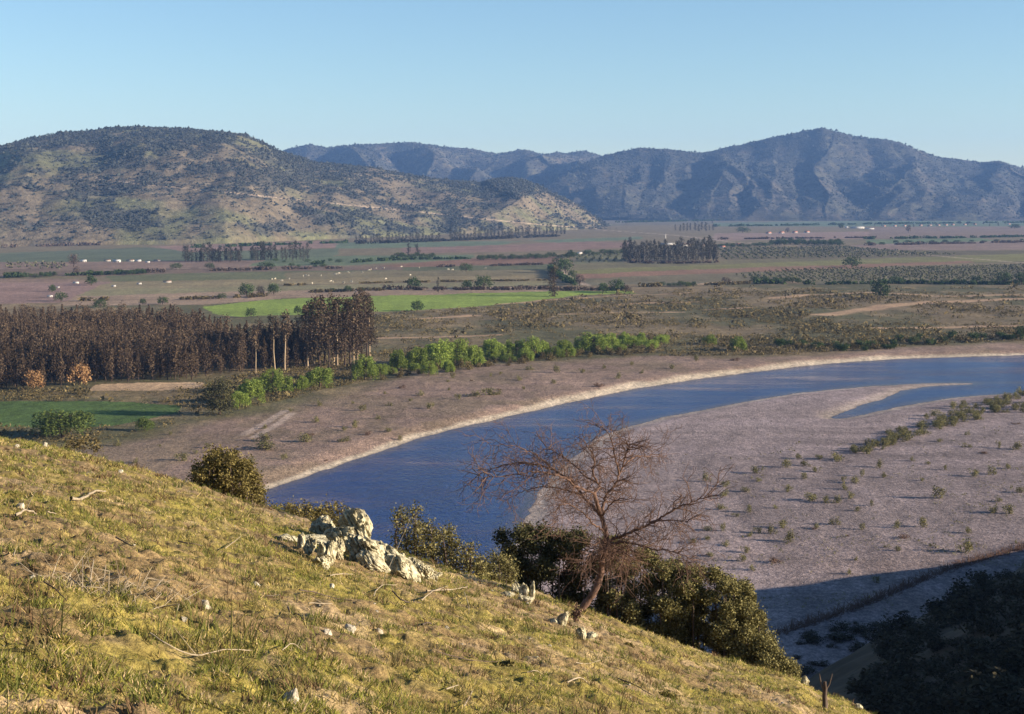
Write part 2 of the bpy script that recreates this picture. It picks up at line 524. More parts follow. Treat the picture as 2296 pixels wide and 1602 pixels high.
FIELDS = [  # photo outline of each plot on the plain, colour, painted in this order
    ([(-400, 548), (700, 530), (1400, 506), (2800, 486), (2800, 470), (-400, 470)], (.13, .115, .085)),
    ([(-400, 572), (8, 568), (320, 555), (420, 562), (420, 588), (-400, 590)], (.075, .115, .075)),
    ([(336, 553), (640, 543), (760, 540), (760, 556), (420, 566)], (.26, .16, .14)),
    ([(420, 566), (760, 558), (760, 570), (700, 586), (420, 588)], (.09, .13, .08)),
    ([(-400, 588), (200, 587), (720, 583), (720, 598), (200, 606), (-400, 608)], (.22, .145, .125)),
    ([(-400, 607), (700, 598), (1000, 595), (1000, 606), (440, 619), (-400, 624)], (.15, .10, .085)),
    ([(240, 618), (640, 608), (960, 606), (960, 612), (640, 626), (240, 633)], (.10, .12, .06)),
    ([(-400, 626), (160, 626), (240, 634), (240, 650), (130, 680), (-400, 684)], (.23, .15, .125)),
    ([(240, 634), (640, 625), (1230, 615), (1240, 622), (640, 640), (300, 650), (200, 650)], (.23, .185, .105)),
    ([(200, 650), (640, 641), (1240, 628), (1240, 640), (640, 652), (170, 664)], (.20, .175, .095)),
    ([(170, 664), (640, 652), (1240, 641), (1240, 655), (640, 670), (450, 684), (130, 684)], (.27, .19, .13)),
    ([(753, 544), (1173, 541), (1100, 553), (753, 558)], (.10, .16, .10)),
    ([(900, 556), (1180, 548), (1300, 541), (1420, 545), (1400, 556), (1170, 565), (900, 568)], (.23, .135, .12)),
    ([(1173, 540), (1440, 531), (1440, 537), (1250, 545)], (.10, .16, .10)),
    ([(600, 580), (760, 574), (1060, 572), (1060, 582), (753, 596), (560, 597)], (.095, .15, .085)),
    ([(1060, 581), (1250, 576), (1250, 591), (1060, 595), (900, 600), (850, 596)], (.21, .105, .08)),
    ([(900, 600), (1245, 592), (1245, 607), (1000, 612), (900, 610)], (.075, .095, .05)),
    ([(640, 612), (1000, 606), (1240, 607), (1240, 617), (640, 626)], (.17, .145, .085)),
    ([(1290, 571), (1400, 569), (1400, 588), (1290, 592)], (.12, .125, .07)),
    ([(1290, 592), (1640, 585), (2420, 568), (2420, 588), (1640, 600), (1290, 606)], (.13, .12, .07)),
    ([(1600, 524), (1990, 519), (2000, 526), (1960, 536), (1600, 540)], (.27, .18, .16)),
    ([(1600, 500), (2030, 494), (2296, 496), (2420, 500), (2420, 508), (1600, 508)], (.09, .15, .095)),
    ([(1950, 511), (2420, 506), (2420, 530), (1950, 536)], (.20, .14, .12)),
    ([(1943, 538), (2198, 534), (2240, 542), (1943, 548)], (.10, .165, .085)),
    ([(1900, 550), (2420, 536), (2420, 560), (1960, 562)], (.23, .155, .14)),
    ([(1610, 556), (1900, 552), (2000, 562), (2420, 561), (2420, 566), (1990, 578), (1620, 584)], (.105, .09, .06)),
    ([(1290, 606), (1510, 597), (1900, 583), (2296, 569), (2600, 562), (2600, 580), (2296, 586), (1900, 594), (1510, 606), (1290, 616)], (.165, .165, .06)),
    ([(1290, 616), (1510, 606), (1900, 594), (2180, 585), (2180, 590), (1900, 602), (1510, 619), (1290, 626)], (.24, .125, .095)),
    ([(1290, 626), (1640, 612), (1900, 602), (2420, 588), (2420, 632), (1700, 636), (1290, 640)], (.135, .12, .08)),
    ([(455, 688), (600, 673), (800, 665), (1000, 660), (1180, 655), (1420, 653), (1430, 659), (1300, 662), (1215, 674), (1100, 685), (1000, 692), (880, 699), (760, 704), (620, 708), (540, 711), (480, 704)], (.20, .26, .05)),
    ([(-300, 902), (60, 902), (300, 908), (410, 918), (400, 936), (260, 962), (180, 968), (-300, 960)], (.065, .105, .028)),
    ([(-300, 764), (8, 764), (62, 768), (50, 776), (-300, 778)], (.06, .10, .05)),
    ([(215, 866), (330, 862), (452, 862), (460, 874), (330, 880), (200, 879)], (.42, .29, .18)),
]
PALE_STRIPS = [  # dry grass and sandy streaks on the scrubland: middle line, width in metres
    ([(1560, 638), (1640, 632), (1800, 634)], 9), ([(1740, 668), (1850, 660), (1960, 657)], 13), ([(1995, 659), (2120, 664), (2300, 662), (2500, 664)], 14),
    ([(1850, 708), (1960, 692), (2080, 679), (2300, 671), (2500, 668)], 16), ([(1120, 682), (1220, 675), (1320, 668)], 8), ([(1300, 690), (1450, 681), (1560, 678)], 6),
    ([(860, 760), (960, 757), (1110, 752)], 8), ([(1580, 695), (1680, 690)], 6), ([(920, 716), (1010, 712), (1060, 708)], 8),
    ([(1980, 740), (2150, 737), (2420, 733)], 12), ([(1250, 706), (1400, 702), (1520, 700)], 5), ([(1300, 668), (1500, 660), (1560, 657)], 5),
]
ROADS = [([(1640, 543), (1727, 548), (1950, 562), (2150, 578), (2296, 590), (2500, 605)], 5.0), ([(1250, 604), (1290, 630), (1318, 640)], 4.0),
         ([(1340, 516), (1500, 527), (1640, 543)], 6.0), ([(560, 600), (240, 606)], 4.0)]
TRACKS = [([(545, 985), (600, 955), (640, 930)], 1.6), ([(570, 990), (620, 962), (656, 936)], 1.6)]

def floor_height(x, y):
    inside = in_poly(x, y, RIVER)
    d = dist_line(x, y, RIVER, True)
    sd = np.where(inside, -d, d) + 2.2 * (fbm(x / 7., y / 7., 35, 3) - .5) + 1.6 * (fbm(x / 22., y / 22., 36, 2) - .5)
    far_side = dist_line(x, y, FAR_EDGE) < dist_line(x, y, BAR_EDGE) - 1e-6
    bank = np.where(far_side, 1.5, .55)
    wid = np.where(far_side, 9.0, 7.0)
    z = WATER_Z + np.where(sd < 0, np.maximum(sd * .12, -1.4), bank * smooth(0, 1, sd / wid))
    top = (WATER_Z + bank)
    far_w = smooth(6, 60, sd)
    und = np.where(far_side, .9, .35) * (fbm(x / 26., y / 26., 61, 4) - .5)
    z = z + far_w * und
    amp = np.where(far_side, .25, .14) * (fbm(x / 3., y / 3., 67, 3) - .5)
    z = z + smooth(1, 10, sd) * amp
    # settle back to the datum away from the river
    z = z - far_w * smooth(60, 200, sd) * top * np.where(far_side, 1, 0)
    return z, sd, far_side

def build_floor():
    py = np.concatenate([np.linspace(463, 480, 14), np.linspace(480.5, 720, 230), np.linspace(722, 1000, 200), np.linspace(1003, 1480, 220), np.linspace(1490, 2400, 40)])
    px = np.concatenate([np.linspace(-1500, -150, 90), np.linspace(-147, 2445, 860), np.linspace(2460, 3700, 90)])
    PX, PY = np.meshgrid(px, py)
    X, Y = ground_pt(PX, PY)
    n, m = X.shape
    x, y = X.ravel(), Y.ravel()
    z, sd, far_side = floor_height(x, y)
    z = z * smooth(7000, 3000, y)
    # colours by zone, tested in metres on the ground; edges wobble a little
    wob = np.minimum(y * y / 60 * .0006, 12)
    wx = x + wob * 1.0 * (fbm(x / 40., y / 40., 5, 3) - .5); wy = y + wob * 2 * (fbm(x / 40. + 9, y / 40., 6, 3) - .5)
    base = np.array([.17, .135, .085])
    c = np.tile(base, (len(x), 1))
    nz = fbm(x / 60., y / 110., 81, 5, .6)[:, None]; n2 = fbm(x / 14., y / 26., 83, 4, .6)[:, None]
    scrub_a = np.array([.10, .09, .044]); scrub_b = np.array([.175, .13, .075]); scrub_c = np.array([.26, .19, .105])
    f = smooth(.40, .62, nz)
    sc_col = scrub_a * (1 - f) + scrub_b * f
    f = smooth(.55, .75, n2)
    sc_col = sc_col * (1 - .6 * f) + scrub_c * .6 * f
    zone = (y < 1080)
    c = np.where(zone[:, None], sc_col, c)
    for P, colr in FIELDS:
        W = gp(P)
        ins = in_poly(wx, wy, W)
        cc = np.array(colr) * (.82 + .36 * fbm(x / 45., y / 30., 99, 3))[:, None]
        c[ins] = cc[ins]
    plainz = (y > 1080)[:, None]
    c = np.where(plainz, c * .70 + np.array([.17, .125, .055]) * .30, c)
    for P, wd in PALE_STRIPS:
        d = dist_line(wx, wy, spline(gp(P)))
        f = (smooth(wd * .62, wd * .25, d + wd * .5 * (n2[:, 0] - .5)))[:, None] * .85
        c = c * (1 - f) + np.array([.40, .26, .16]) * f
    # gravel terrace between the river and the willows, gravel bars
    TERR = gp([(-400, 1100), (180, 1010), (300, 990), (430, 955), (560, 930), (700, 895), (860, 850), (1000, 832), (1200, 812), (1500, 800), (1640, 806), (1760, 805), (1900, 794), (2050, 782), (2420, 765), (2900, 760),
               (2900, 900), (-400, 1500)])
    dT = dist_line(x, y, TERR, True); sT = np.where(in_poly(x, y, TERR), dT, -dT)
    f = smooth(-4, 12, sT + 16 * (fbm(x / 20., y / 20., 15, 4) - .5))[:, None] * (far_side[:, None])
    gravel_far = np.array([.235, .163, .128]); gb = np.array([.165, .125, .08])
    g = smooth(.42, .66, fbm(x / 17., y / 22., 18, 5, .6))[:, None]
    c = c * (1 - f) + (gravel_far * (1 - .6 * g) + gb * .6 * g) * f
    bar = np.array([.22, .174, .172])
    b2 = np.array([.215, .155, .138])
    g = smooth(.35, .65, fbm(x / 20., y / 20., 25, 4))[:, None] * smooth(260, 210, y)[:, None]
    bar = bar * (1 - .5 * g) + b2 * .5 * g
    c = np.where(far_side[:, None], c, bar)
    band = np.where(far_side, 0, (fbm(sd / 9. + 1.5 * fbm(x / 40., y / 40., 23, 2), x / 90., 29, 3) - .5))[:, None]
    c = c * (1 + .85 * band)
    # clean pale shingle along the water
    ang = np.interp(x, [-120, -60, 30, 120, 250], [1.6, 2.4, 7.0, 6.5, 3.0]) * (.55 + .9 * fbm(x / 14., y / 14., 37, 3))
    f = np.where(far_side, smooth(ang, ang * .45, sd), smooth(6, 1.5, sd) * .38)[:, None]
    c = c * (1 - f) + np.array([.46, .38, .29]) * f
    wet = smooth(.9, .1, np.abs(sd))[:, None] * .6
    c = c * (1 - wet) + np.array([.12, .09, .075]) * wet
    for P, wd in ROADS:
        d = dist_line(x, y, spline(gp(P)))
        f = smooth(wd, wd * .6, d)[:, None] * .8
        c = c * (1 - f) + np.array([.36, .27, .21]) * f
    for P, wd in TRACKS:
        d = dist_line(x, y, spline(gp(P)))
        f = smooth(wd, wd * .4, d)[:, None] * .6
        c = c * (1 - f) + np.array([.42, .33, .28]) * f
    i = np.arange(n * m).reshape(n, m)
    Fq = np.stack([i[1:, :-1], i[1:, 1:], i[:-1, 1:], i[:-1, :-1]], -1).reshape(-1, 4)
    mat = col_mat('valley_soil', [((.05, .012, .05), (.82, .82, .82), (1.16, 1.16, 1.16)), ((.007, .10, .1), (.84, .84, .82), (1.16, 1.16, 1.18)), ((.35, .18, .35), (.72, .72, .74), (1.28, 1.26, 1.24)), ((1.1, .8, 1.1), (.56, .56, .58), (1.42, 1.42, 1.4)), ((3.4, 2.6, 3.4), (.55, .55, .57), (1.45, 1.45, 1.42))],
                  ((1.5, 1.5, 1.5), 1.0, .5))
    struct(obj('ground', make_mesh('ground', np.stack([x, y, z], -1), Fq, mat, True, c)))
build_floor()

def _segs(P, closed):
    Q = np.vstack([P, P[:1]]) if closed else P
    return Q[:-1], Q[1:] - Q[:-1]
_SR, _SF, _SB = _segs(RIVER, True), _segs(FAR_EDGE, False), _segs(BAR_EDGE, False)
def _d1(x, y, S):
    A, E = S
    t = np.clip(((x - A[:, 0]) * E[:, 0] + (y - A[:, 1]) * E[:, 1]) / ((E * E).sum(1) + 1e-9), 0, 1)
    return math.sqrt((((x - A[:, 0] - t * E[:, 0]) ** 2 + (y - A[:, 1] - t * E[:, 1]) ** 2)).min())

def floor_z(x, y):
    """ground height at one point, by the same rule as floor_height"""
    d = _d1(x, y, _SR)
    A, E = _SR; y1, y2 = A[:, 1], A[:, 1] + E[:, 1]
    m = (y1 > y) != (y2 > y)
    ins = np.count_nonzero(x < E[m, 0] * (y - y1[m]) / E[m, 1] + A[m, 0]) % 2 == 1
    sd = (-d if ins else d) + 2.2 * (float(fbm(x / 7., y / 7., 35, 3)) - .5) + 1.6 * (float(fbm(x / 22., y / 22., 36, 2)) - .5)
    far = _d1(x, y, _SF) < _d1(x, y, _SB) - 1e-6
    bank, wid = (1.5, 9.0) if far else (.55, 7.0)
    z = WATER_Z + (max(sd * .12, -1.4) if sd < 0 else bank * float(smooth(0, 1, sd / wid)))
    fw = float(smooth(6, 60, sd))
    z += fw * (.9 if far else .35) * (float(fbm(x / 26., y / 26., 61, 4)) - .5)
    z += float(smooth(1, 10, sd)) * (.25 if far else .14) * (float(fbm(x / 3., y / 3., 67, 3)) - .5)
    if far: z -= fw * float(smooth(60, 200, sd)) * (WATER_Z + bank)
    return z * float(smooth(7000, 3000, y))

def build_river():
    m, t, b = new_mat('river_water')
    at = nd(t, 'ShaderNodeVertexColor'); at.layer_name = 'Col'
    t.links.new(at.outputs['Color'], b.inputs['Base Color'])
    b.inputs['Roughness'].default_value = .10
    b.inputs['IOR'].default_value = 1.33; b.inputs['Specular IOR Level'].default_value = .30
    f1 = noise(t, pos(t, (.9, .5, 1)), 1.0, 4, .65)
    f2 = noise(t, pos(t, (.06, .018, 1)), 1.0, 3, .6)
    f3 = noise(t, pos(t, (.012, .05, 1)), 1.0, 4, .6)
    rr = nd(t, 'ShaderNodeMapRange'); rr.inputs[1].default_value = .38; rr.inputs[2].default_value = .62; rr.inputs[3].default_value = .04; rr.inputs[4].default_value = .24
    t.links.new(f3, rr.inputs[0]); t.links.new(rr.outputs[0], b.inputs['Roughness'])
    mm = nd(t, 'ShaderNodeMath', operation='MULTIPLY'); t.links.new(f1, mm.inputs[0])
    r = nd(t, 'ShaderNodeMapRange'); r.inputs[1].default_value = .35; r.inputs[2].default_value = .65; r.inputs[3].default_value = .65; r.inputs[4].default_value = 1.2
    t.links.new(f2, r.inputs[0]); t.links.new(r.outputs[0], mm.inputs[1])
    bump(t, b, mm.outputs[0], 1.0, .8)
    # a sheet a little wider than the channel; the banks cut its edge
    xs = np.linspace(-170, 330, 200); ys = np.linspace(150, 700, 220)
    X, Y = np.meshgrid(xs, ys)
    n, mq = X.shape
    ins = in_poly(X.ravel(), Y.ravel(), RIVER) | (dist_line(X.ravel(), Y.ravel(), RIVER, True) < 12)
    i = np.arange(n * mq).reshape(n, mq)
    Fq = np.stack([i[:-1, :-1], i[:-1, 1:], i[1:, 1:], i[1:, :-1]], -1).reshape(-1, 4)
    Fq = Fq[ins[Fq].any(1)]
    V = np.stack([X.ravel(), Y.ravel(), np.full(X.size, WATER_Z)], -1)
    used = np.unique(Fq); mp = np.full(len(V), -1); mp[used] = np.arange(len(used))
    W_ = V[used]
    de = dist_line(W_[:, 0], W_[:, 1], RIVER, True)
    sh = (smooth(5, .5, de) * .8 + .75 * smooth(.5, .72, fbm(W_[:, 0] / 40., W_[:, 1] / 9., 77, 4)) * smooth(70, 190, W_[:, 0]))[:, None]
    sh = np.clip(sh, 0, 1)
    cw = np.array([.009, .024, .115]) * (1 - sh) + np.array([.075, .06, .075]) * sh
    struct(obj('river', make_mesh('river', W_, mp[Fq], m, False, cw)))
build_river()

# ------------------------------------------------------------------ the shaded spur on the right
TOE_A, TOE_B = np.array([45., 182.]), np.array([84., 232.])
_td = (TOE_B - TOE_A) / np.linalg.norm(TOE_B - TOE_A); _tn = np.array([_td[1], -_td[0]])
def spur_z(x, y):
    x = np.asarray(x, float); y = np.asarray(y, float)
    d = (x - TOE_A[0]) * _tn[0] + (y - TOE_A[1]) * _tn[1] + 10 * (fbm(x / 25., y / 25., 41, 3) - .5)
    cap = np.interp(y, [-60, 60, 120, 160, 190, 202, 211, 222, 231, 240, 252], [58, 54, 66, 62, 41, 31, 23, 13, 7, 2, .2])
    cap = cap * smooth(420, 240, x)
    h = cap * (1 - np.exp(-np.maximum(d, 0) * .8 / np.maximum(cap, .5)))
    h = h + smooth(2, 15, d) * np.minimum(cap * .06, 2) * (fbm(x / 9., y / 9., 43, 3) - .5)
    return h + np.where(d < 0, np.maximum(d, -6) * .25, 0)

def build_spur():
    xs = np.linspace(-40, 420, 230); ys = np.linspace(-60, 290, 190)
    X, Y = np.meshgrid(xs, ys); x, y = X.ravel(), Y.ravel()
    z = spur_z(x, y) - .15
    n, m = X.shape
    i = np.arange(n * m).reshape(n, m)
    Fq = np.stack([i[:-1, :-1], i[:-1, 1:], i[1:, 1:], i[1:, :-1]], -1).reshape(-1, 4)
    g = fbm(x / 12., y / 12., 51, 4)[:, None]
    c = np.array([.05, .038, .022]) * (1 - g) + np.array([.085, .055, .035]) * g  # soil coloured dark to deepen the shade on the spur
    Fq = Fq[(z[Fq] > -1.2).any(1)]
    struct(obj('spur_hill', make_mesh('spur_hill', np.stack([x, y, z], -1), Fq, col_mat('shade_toned_soil', [((.4, .4, .4), (.6, .6, .6), (1.3, 1.3, 1.3))]), True, c)))
build_spur()

# ------------------------------------------------------------------ hills
def hill_range(name, ridge, d_ridge, d_base, spur, seed, colours, dens, n_u=640, n_t=200, back=.35, tracks=(), woods=(), cover=0.0, power=.6, scrub_n=9000, scrub_size=7.0, knolls=()):
    ridge = np.array(ridge, float)
    px = np.linspace(ridge[0, 0], ridge[-1, 0], n_u)
    rp = np.interp(px, ridge[:, 0], ridge[:, 1])
    kern = np.hanning(9); kern /= kern.sum()
    rp = np.convolve(np.pad(rp, 4, mode='edge'), kern, 'valid')
    ur, vr = uv(px, rp)
    Dr = np.interp(px, *zip(*d_ridge)); Db = np.interp(px, *zip(*d_base))
    Hr = CAMH - vr * Dr
    t = np.concatenate([np.linspace(-.02, 1, n_t), np.linspace(1.02, 1 + back, 24)])
    U, T = np.meshgrid(ur, t)
    DR, DB, HR = (np.broadcast_to(q, U.shape) for q in (Dr, Db, Hr))
    Y = DB + (DR - DB) * T
    X = U * Y
    tt = np.clip(T, 0, 1)
    prof = tt * (1 + power - power * tt)
    prof = np.where(T > 1, 1 - ((T - 1) / back) ** 1.5 * .9, prof)
    Z = HR * prof
    env = np.sin(np.pi * np.clip(tt, 0, 1) ** .8) ** .9
    for (wave, depth, skew, sd_) in spur:
        warp = 1.4 * (fbm(X / (wave * 2.0), Y / (wave * 2.5), seed + sd_, 3) - .5)
        s = U * DR / wave + skew * tt + warp * 1.2
        fr = np.abs((s - np.floor(s)) * 2 - 1)             # ridged: sharp crests, V gullies
        amp = .5 + vnoise(np.floor(s) * 3.7, 0 * s, seed + 5)
        Z = Z + depth * env * (fr - .55) * amp
    Z = Z + env * HR * .07 * (fbm(X / 210., Y / 300., seed + 31, 5, .55) - .5) * 2
    for (kx, ky, rw, kh) in knolls:                         # a foothill in front: photo place of its foot, half-width and height in metres
        gx, gy = ground_pt(kx, ky)
        Z = Z + kh * np.exp(-((X - gx) / rw) ** 2 - ((Y - gy - rw * .4) / (rw * .9)) ** 2)
    Z = Z + smooth(0, .2, tt) * 6 * (fbm(X / 45., Y / 60., seed + 41, 3) - .5)
    Z = np.where(T < .02, np.minimum(Z, 0) - 2, Z)
    x, y, z = X.ravel(), Y.ravel(), Z.ravel()
    n, m = X.shape
    i = np.arange(n * m).reshape(n, m)
    Fq = np.stack([i[:-1, :-1], i[:-1, 1:], i[1:, 1:], i[1:, :-1]], -1).reshape(-1, 4)
    ca, cb, cw = (np.array(q) for q in colours)
    g = smooth(.40, .62, fbm(x / 130., y / 170., seed + 51, 4, .6))[:, None]
    c = ca * (1 - g) + cb * g
    # where the bush is thick
    wn = .45 * fbm(x / 75., y / 120., seed + 61, 4, .6) + .55 * fbm(x / 19., y / 34., seed + 71, 3, .6) + dens * (tt.ravel() - .5) + cover
    P = np.stack([x, y, z], -1)
    fx = x / y * (1 + 0) ; sxp = CX + F_ * x / (y * CP + (CAMH - z) * SP)
    syp = CY + F_ * ((CAMH - z) * CP - y * SP) / (y * CP + (CAMH - z) * SP)
    for (qx, qy, rx, ry, a) in woods:
        wn = wn + a * np.exp(-((sxp - qx) / rx) ** 2 - ((syp - qy) / ry) ** 2)
    wood = smooth(.44, .60, wn)
    f = wood[:, None] * .8
    c = c * (1 - f) + cw * f
    for tr in tracks:
        tr = np.array(tr, float)
        d = dist_line(sxp, syp, tr)
        f = smooth(1.6, .5, d)[:, None] * .7
        c = c * (1 - f) + np.array([.40, .30, .22]) * f
    mat = col_mat(name + '_cover', [((.012, .009, .012), (.8, .8, .8), (1.2, 1.2, 1.2)), ((.07, .05, .07), (.62, .62, .62), (1.36, 1.36, 1.36))], ((.10, .10, .10), 1.0, 4.0))
    struct(obj(name, make_mesh(name, P, Fq, mat, True, c)))
    # bushes and small trees over it: one mass nobody could count
    rg = np.random.default_rng(seed)
    w_ = np.clip(wood, .12, 1) * np.repeat(np.where(t < .02, 0, np.where(t > 1.06, 0, 1)), m) * y
    idx = rg.choice(len(x), scrub_n, p=w_ / w_.sum())
    C = P[idx] + rg.normal(0, 4, (scrub_n, 3)) * [1, 1, 0]
    mb = MB()
    s = scrub_size * rg.lognormal(0, .35, scrub_n)
    oct_ = np.array([[1, 0, .3], [.35, .9, .25], [-.8, .6, .35], [-.8, -.6, .25], [.35, -.9, .35], [0.1, 0, 1.05]])
    jit = rg.uniform(.65, 1.3, (scrub_n, 6, 1))
    an = rg.uniform(0, 6.28, scrub_n); ca_, sa_ = np.cos(an), np.sin(an)
    Vb = oct_[None] * jit
    Vb = np.stack([Vb[..., 0] * ca_[:, None] - Vb[..., 1] * sa_[:, None], Vb[..., 0] * sa_[:, None] + Vb[..., 1] * ca_[:, None], Vb[..., 2] - .12], -1)
    Vb = Vb * s[:, None, None] * np.array([.5, .5, .62]) + C[:, None]
    fc = np.array([[0, 1, 5], [1, 2, 5], [2, 3, 5], [3, 4, 5], [4, 0, 5]])
    Fb = (np.arange(scrub_n)[:, None, None] * 6 + fc[None]).reshape(-1, 3)
    so_ = obj(name.replace('hill', 'hill') + '_scrub', make_mesh('hill_scrub', Vb.reshape(-1, 3), Fb, M['hill_scrub']))
    so_.name = 'hill_scrub'
    stuff(so_)
    return so_

M['hill_scrub'] = leaf_mat('hill_scrub_leaves', (.026, .029, .028), (.042, .046, .042), (.066, .07, .058), 0, 0)

hs = hill_range('near_hill', [(-900, 395), (-500, 365), (-200, 352), (0, 330), (60, 312), (130, 300), (250, 286), (370, 285), (450, 291), (540, 301), (590, 320), (620, 338), (700, 362), (830, 376), (950, 399), (1080, 412), (1110, 402), (1140, 398), (1175, 403),
                          (1210, 418), (1290, 456), (1340, 490), (1372, 511), (1390, 514)],
           [(-900, 2700), (0, 3000), (600, 3200), (900, 3500), (1390, 3700)], [(-900, 1850), (0, 1950), (500, 2080), (800, 2400), (1200, 3000), (1390, 3350)],
           [(520, 20, .5, 1), (230, 11, -.8, 2), (110, 5, .6, 3)], 100, [(.145, .115, .078), (.125, .122, .064), (.05, .05, .048)], .09,
           tracks=[[(215, 400), (330, 415), (505, 431), (640, 446), (772, 459), (920, 473), (1080, 491), (1220, 505), (1360, 514)]],
           woods=[(270, 430, 45, 10, .4), (250, 485, 60, 22, .35), (620, 400, 60, 22, .35), (700, 350, 70, 14, .3), (1010, 470, 22, 24, .45), (430, 340, 200, 30, .10), (1150, 415, 60, 18, .3), (620, 510, 60, 12, .2), (740, 490, 40, 12, .3),
                  (120, 520, 80, 20, -.12), (480, 470, 80, 15, -.15), (1180, 470, 90, 22, -.3), (900, 440, 60, 20, -.05)],
           scrub_n=42000, scrub_size=4.3)
tag(hs, 'dark scrub bushes dotted over the near left hill', 'scrub')
hs = hill_range('back_hill', [(520, 380), (600, 350), (640, 336), (690, 324), (740, 332), (800, 326), (880, 321), (920, 320), (1000, 330), (1060, 334), (1110, 345), (1150, 340), (1180, 336), (1220, 348), (1260, 346), (1310, 339), (1350, 350), (1450, 372), (1560, 395)],
           [(520, 6600), (1560, 7200)], [(520, 5200), (1560, 5400)], [(620, 70, .7, 1), (260, 30, -.6, 2)], 200,
           [(.105, .088, .066), (.095, .088, .058), (.045, .044, .040)], .1, n_u=420, n_t=110, scrub_n=9000, scrub_size=7.5, cover=.09)
tag(hs, 'scrub on the bluish ridge behind the near hill', 'scrub')
hs = hill_range('far_hill', [(1215, 412), (1260, 392), (1310, 366), (1350, 350), (1390, 341), (1430, 332), (1500, 336), (1580, 346), (1620, 341), (1700, 340), (1760, 338), (1800, 328), (1845, 317), (1890, 327), (1950, 340), (2050, 349), (2130, 355), (2200, 365), (2240, 362), (2296, 378), (2500, 392), (2800, 380), (3200, 400)],
           [(1215, 5600), (1350, 6000), (1845, 6300), (3200, 6600)], [(1215, 5000), (1500, 4750), (2000, 4700), (3200, 4900)], [(760, 44, .9, 1), (330, 29, -.7, 2), (130, 12, .5, 3)], 300,
           [(.085, .072, .055), (.075, .07, .048), (.036, .037, .036)], .14, n_u=760, n_t=200, scrub_n=22000, scrub_size=7.0, cover=.10, power=.25,
           knolls=[(1800, 487, 260, 75), (2000, 487, 190, 65), (1900, 485, 200, 40)])
tag(hs, 'scrub on the far mountain range at right', 'scrub')

# ------------------------------------------------------------------ plant builders (meshes at true size, foot at the origin)
def blob_pts(rg, n, c, r, shell=.45):
    d = rg.normal(size=(n, 3)); d /= np.linalg.norm(d, axis=1)[:, None]
    rad = rg.uniform(0, 1, n) ** shell
    return np.array(c) + d * rad[:, None] * np.array(r)

def euc_meshes(seed, h=20.0, wide=2.6, bare=.4, n=620, mat='euc', leaf=.75, bark='pale_bark', cone=False):
    rg = np.random.default_rng(seed)
    tr = MB()
    k = 9
    zs = np.linspace(-.6, h * .93, k)
    bend = np.cumsum(rg.normal(0, .10, (k, 2)), 0)
    pts = np.column_stack([bend - bend[0], zs])
    tr.tube(pts, np.linspace(h * .0155, h * .003, k), 7)
    cr = MB()
    nb = 11
    for i in range(nb):
        f = bare + (1 - bare) * (i + .5) / nb
        z = h * f
        rr = wide * (.55 + .6 * math.sin(math.pi * min(1, (f - bare) / (1 - bare) * .85 + .12))) * rg.uniform(.7, 1.2) * .62
        if cone: rr = wide * .62 * max(.16, min(1.0, .45 + 1.6 * (f - bare)) * (1.08 - f) / .75) * rg.uniform(.8, 1.2)
        a = rg.uniform(0, 6.28)
        off = rr * rg.uniform(.25, .95) * (.5 if cone else 1)
        base = np.array([np.interp(z * .9, zs, pts[:, 0]), np.interp(z * .9, zs, pts[:, 1]), z - rr * .5])
        c = np.array([base[0] + off * math.cos(a), base[1] + off * math.sin(a), z])
        tr.tube([base - [0, 0, .8], (base + c) / 2, c], [.09, .06, .03], 5)
        cr.leaves(blob_pts(rg, n // nb, c, (rr, rr, rr * 1.35), .5), leaf, .5, rg)
    return tr.mesh('eucalyptus_trunk', M[bark], True), cr.mesh('eucalyptus_crown', M[mat])

def round_meshes(seed, h=10.0, wd=11.0, n=900, mat='leafy', leaf=.8, low=.08):
    rg = np.random.default_rng(seed)
    tr = MB(); cr = MB()
    tr.tube([(0, 0, -.5), (.1, 0, h * .15), (0, .15, h * .4)], [h * .035, h * .028, h * .015], 7)
    nb = 15
    for i in range(nb):
        a = i * 2.4 + rg.uniform(-.4, .4)
        f = (i + .5) / nb
        z = h * (low + .14 + .62 * f)
        rr = wd * .5 * math.sqrt(max(.05, 1 - ((f - .25) / .85) ** 2)) * rg.uniform(.45, .78)
        s = wd * rg.uniform(.16, .26)
        c = np.array([rr * math.cos(a), rr * math.sin(a), z])
        tr.tube([(0, 0, h * .22), c * [.5, .5, .75], c], [h * .012, h * .008, h * .003], 5)
        cr.leaves(blob_pts(rg, n // nb, c, (s, s, min(s, h * .24)), .5), leaf, .6, rg)
    return tr.mesh('tree_trunk', M['bark'], True), cr.mesh('tree_crown', M[mat])

